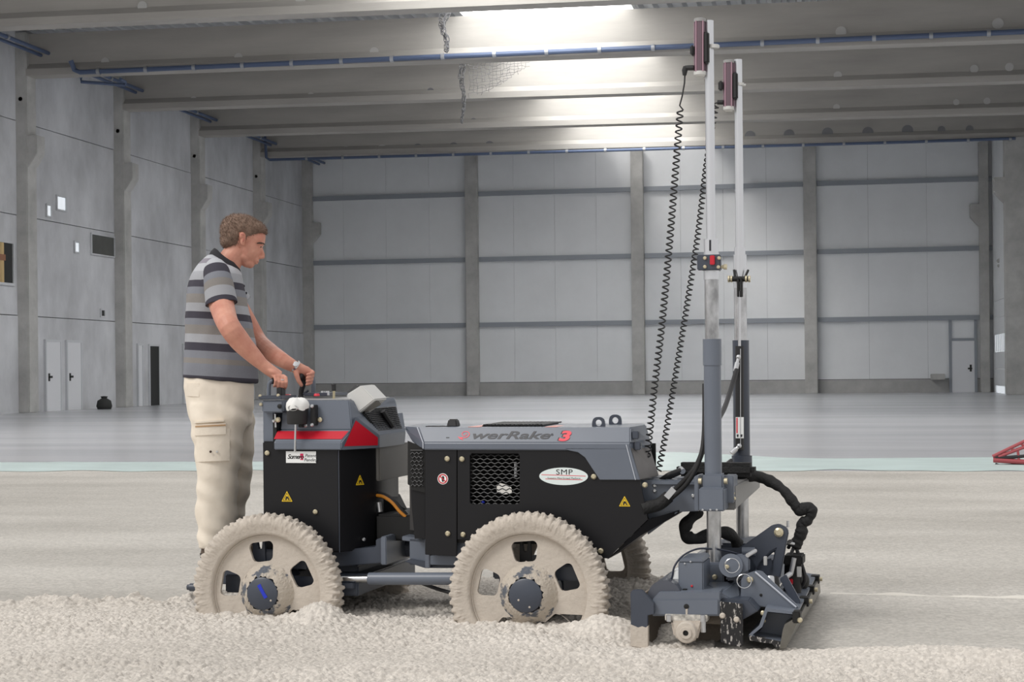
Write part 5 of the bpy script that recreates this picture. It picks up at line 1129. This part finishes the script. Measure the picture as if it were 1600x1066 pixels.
tr = [rg(590, 285.5, 402, .190), rg(570, 286.5, 402, .192), rg(550, 288, 401, .192), rg(520, 290, 396, .190), rg(490, 290, 391, .192), rg(465, 291, 386, .196), rg(450, 293, 382, .198), rg(437, 297, 378, .196), rg(430, 300, 376, .190), rg(424, 304, 373, .180), rg(418, 308, 366, .160), rg(411, 313, 354, .130), rg(405, 319, 343, .100), rg(400, 325, 334, .060)]
loft(sm, tr, 36, 2.25)
for s in (-1, 1): sm.tube([H(334, 421, s * .12), H(337, 431, s * .170), H(341, 446, s * .20)], [.050, .070, .070], 18).ell(H(334, 425, s * .150), (.055, .060, .045))
shirt = remesh(sm, .007, 6, 'polo_shirt', striped('striped knit', tors, 390, 600), man)
def displace(o, fn):
    n = len(o.data.vertices); co = np.empty(n * 3); nr = np.empty(n * 3); o.data.vertices.foreach_get('co', co); o.data.vertices.foreach_get('normal', nr); co = co.reshape(-1, 3); nr = nr.reshape(-1, 3)
    for i in range(n):
        co[i] = fn(Vector(co[i]), Vector(nr[i]))
    o.data.vertices.foreach_set('co', co.ravel()); o.data.update()
def fold(o, amp, sc, seed, zr=None):
    def fn(c, nn):
        n_ = noise.noise(Vector((c.x * sc[0] + seed, c.y * sc[1], c.z * sc[2]))) + .5 * noise.noise(Vector((c.x * sc[0] * 2.1, c.y * sc[1] * 2.1 + seed, c.z * sc[2] * 2.1)))
        return c + nn * n_ * amp
    displace(o, fn)
x29 = H(290, 500, 0).x
fold(shirt, .006, (7, 7, 5), 3)
def hem(c, nn):
    k = max(0, (vz(c.z) - 540) / 50); return c - Vector((0, 0, k * (c.x - x29) * .085))
fold_o = shirt; fold(shirt, .006, (7, 7, 5), 3); displace(shirt, hem)
add_stripe(shirt, lambda c: vz(c.z) - .07 * (c.x - x29) / PX, 390, 600)
SL = striped('striped sleeve knit', slv, 390, 600)
for s in (-1, 1):
    if s < 0: path = [H(336, 413, -.15), H(338, 424, -.19), H(341, 440, -.215), H(344, 458, -.232), H(346.5, 475, -.243)]
    else: path = [H(340, 415, .14), H(346, 427, .18), H(354, 444, .205), H(362, 462, .22), H(370, 476, .23)]
    mb = MB(); mb.tube(catmull(path, 6), np.interp(np.linspace(0, 4, 25), range(5), [.040, .064, .073, .076, .079]).tolist(), 26, False)
    o = mb.build('sleeve', SL, shirt, 180); so_ = o.modifiers.new('thick', 'SOLIDIFY'); so_.thickness = .004
    fold(o, .004, (9, 9, 8), 7 + s); ps = [path[0], path[-1]]
    add_stripe(o, (lambda c, p=path: 413 + 62 * max(0, min(1.05, (c - p[0]).dot((p[-1] - p[0]).normalized()) / (p[-1] - p[0]).length))), 390, 600)
# collar and placket
COLM = mat('black knit collar', (40, 39, 44), .9)
mb = MB(); n = 40; prof = []
ringc = [((325, 404), (372, 430), .100), ((326, 399), (377, 428), .104), ((329.5, 392), (375.5, 422), .096), ((335, 387.5), (371, 413), .080), ((339, 390), (367, 411), .068), ((341, 396), (364, 414), .064)]
for (b_, f_, lat) in ringc:
    B_, F_ = H(b_[0], b_[1], 0), H(f_[0], f_[1], 0); c = (B_ + F_) / 2; h = (F_ - B_) / 2
    for j in range(n): t = 2 * math.pi * j / n; mb.v.append(c + h * math.cos(t) + Vector((0, lat * math.sin(t), -.012 * math.sin(t) ** 2)))
for i in range(len(ringc) - 1):
    for j in range(n): x = i * n + j; y = i * n + (j + 1) % n; mb.f.append([x, y, y + n, x + n])
mb.build('collar', COLM, shirt, 180)
mb = MB(); mb.hull([H(372, 424, -.02), H(372, 424, .02), H(377, 428, -.012), H(377, 428, .012), H(371, 432, -.02), H(376, 440, -.012), H(376, 440, .012)], .002).build('placket', COLM, shirt)
for v, u in ((436, 378), (447, 381.5), (458, 385)): MB().ell(H(u, v, -.005), (.004, .007, .007)).build('button', COLM, shirt, 180)
# trousers
TRM = mat('beige cotton twill', (232, 222, 207), .85, spec=.2, var=.06, vscale=5, bump=.3, bscale=22)
tm = MB()
loft(tm, [rg(664, 298, 392, .15), rg(648, 295, 396, .178), rg(630, 292, 397, .186), rg(605, 288, 397, .184), rg(592, 289, 397, .176), rg(580, 293, 393, .168), rg(570, 296, 390, .160)], 36, 2.3)
loft(tm, [rg(856, 311, 366, .080, -.10), rg(838, 310, 368, .082, -.10), rg(800, 308, 371, .088, -.10), rg(760, 308, 372, .092, -.10), rg(735, 307, 373, .095, -.10), rg(690, 303, 379, .100, -.10), rg(655, 297, 385, .103, -.095), rg(630, 297, 385, .095, -.09)], 30, 2.2)
loft(tm, [rg(857, 318, 371, .080, .10), rg(838, 320, 374, .082, .10), rg(800, 324, 382, .088, .10), rg(760, 328, 390, .092, .10), rg(735, 328, 394, .095, .10), rg(690, 318, 398, .100, .10), rg(655, 305, 397, .103, .095), rg(630, 305, 395, .095, .09)], 30, 2.2)
trs = remesh(tm, .0075, 5, 'trousers', TRM, man)
fold(trs, .007, (9, 9, 4.5), 1)
def crease(c, nn):
    vv = vz(c.z)
    if vv < 605: return c
    k = min(1, (vv - 605) / 60); ph = c.z * 52 + c.x * 36 + 2.8 * noise.noise(c * 6)
    return c + nn * (.008 * k * math.sin(ph) * (.3 + 1.1 * abs(noise.noise(c * 4 + Vector((3, 0, 0))))))
displace(trs, crease)
def patch(name, u0, v0, u1, v1, m, off, parent, lat=.100, c0=341, ru=44, l0=-.097, skew=0):
    mb = MB(); nu, nv = 10, 8
    for lay in (0, 1):
        for j in range(nv + 1):
            for i in range(nu + 1):
                v = v0 + (v1 - v0) * j / nv; u = u0 + (u1 - u0) * i / nu; vv = v + skew * (u - u0)
                cc = np.interp(vv, [600, 655, 690, 735], [343, 341, 341, 340]); rr = np.interp(vv, [600, 655, 690, 735], [56, 45, 39, 34])
                y = l0 - lat * max(.05, 1 - abs((u - cc) / rr) ** 2.2) ** (1 / 2.2) + (.02 if lay else -off)
                mb.v.append(H(u, vv, y))
    N_ = (nu + 1) * (nv + 1)
    for j in range(nv):
        for i in range(nu): a = j * (nu + 1) + i; mb.f.append([a, a + 1, a + nu + 2, a + nu + 1]); mb.f.append([N_ + a, N_ + a + nu + 1, N_ + a + nu + 2, N_ + a + 1])
    per = [i for i in range(nu + 1)] + [j * (nu + 1) + nu for j in range(1, nv + 1)] + [nv * (nu + 1) + i for i in range(nu - 1, -1, -1)] + [j * (nu + 1) for j in range(nv - 1, 0, -1)]
    for a, b in zip(per, per[1:] + per[:1]): mb.f.append([a, a + N_, b + N_, b])
    o = mb.build(name, m, parent, 50); return o
pk = patch('cargo_pocket', 307, 672, 359, 722, TRM, .013, trs, skew=-.04); patch('pocket_flap', 304.5, 664, 353, 681, TRM, .019, pk, skew=-.05)
patch('pocket_zip', 305, 665.5, 352.5, 668, mat('brown zip tape', (178, 146, 112), .8), .0215, pk, skew=-.05); patch('pocket_seam', 304, 659, 350, 661.5, TRM, .016, pk, skew=-.06)
patch('back_pocket', 291, 598, 311, 619, TRM, .010, trs, lat=.165, l0=-.012, skew=.05)
for u, m in ((329, DKH), (339, LAMP)): MB().lathe(H(u, 706, -.213), (0, -1, 0), [(.006, 0), (.006, .004), (0, .005)], 10).build('snap_button', m, pk)
# shoes on the platform, watch, ring
SHO = mat('brown work shoe', (92, 78, 66), .6); SOL = mat('shoe sole', (48, 44, 42), .8)
for l, u0 in ((-.10, 318), (.10, 326)):
    zt = .250; a = H(u0, 866, l); mb = MB(); x0_ = a.x
    loft(mb, [(Vector((x0_ + .12, l, zt + .02)), .135, .048), (Vector((x0_ + .12, l, zt + .05)), .130, .046), (Vector((x0_ + .08, l, zt + .085)), .085, .042), (Vector((x0_ + .055, l, zt + .12)), .055, .042)], 20, 2.4)
    s_ = mb.build('shoe', SHO, man, 70); mb = MB(); loft(mb, [(Vector((x0_ + .122, l, zt)), .138, .05), (Vector((x0_ + .122, l, zt + .022)), .14, .051)], 20, 2.4); mb.build('sole', SOL, s_)
wa, wb = H(459.5, 571.5, lL), H(464, 575, lL + .003); ax = (wb - wa).normalized()
wt = MB().lathe(wa, tuple(ax), [(.0315, 0), (.034, 0), (.034, .012), (.0315, .012)], 28).build('wrist_watch', CH, man, 40); MB().lathe(H(462, 569.5, lL - .026), (-.1, -.9, .5), [(.014, 0), (.014, .006), (.0, .007)], 18).build('watch_case', ZS, wt)
MB().lathe(H(441.3, 594, lR - .040), (0, -.15, -1), [(.0098, -.002), (.011, -.002), (.011, .002), (.0098, .002)], 16).build('finger_ring', ZS, man)
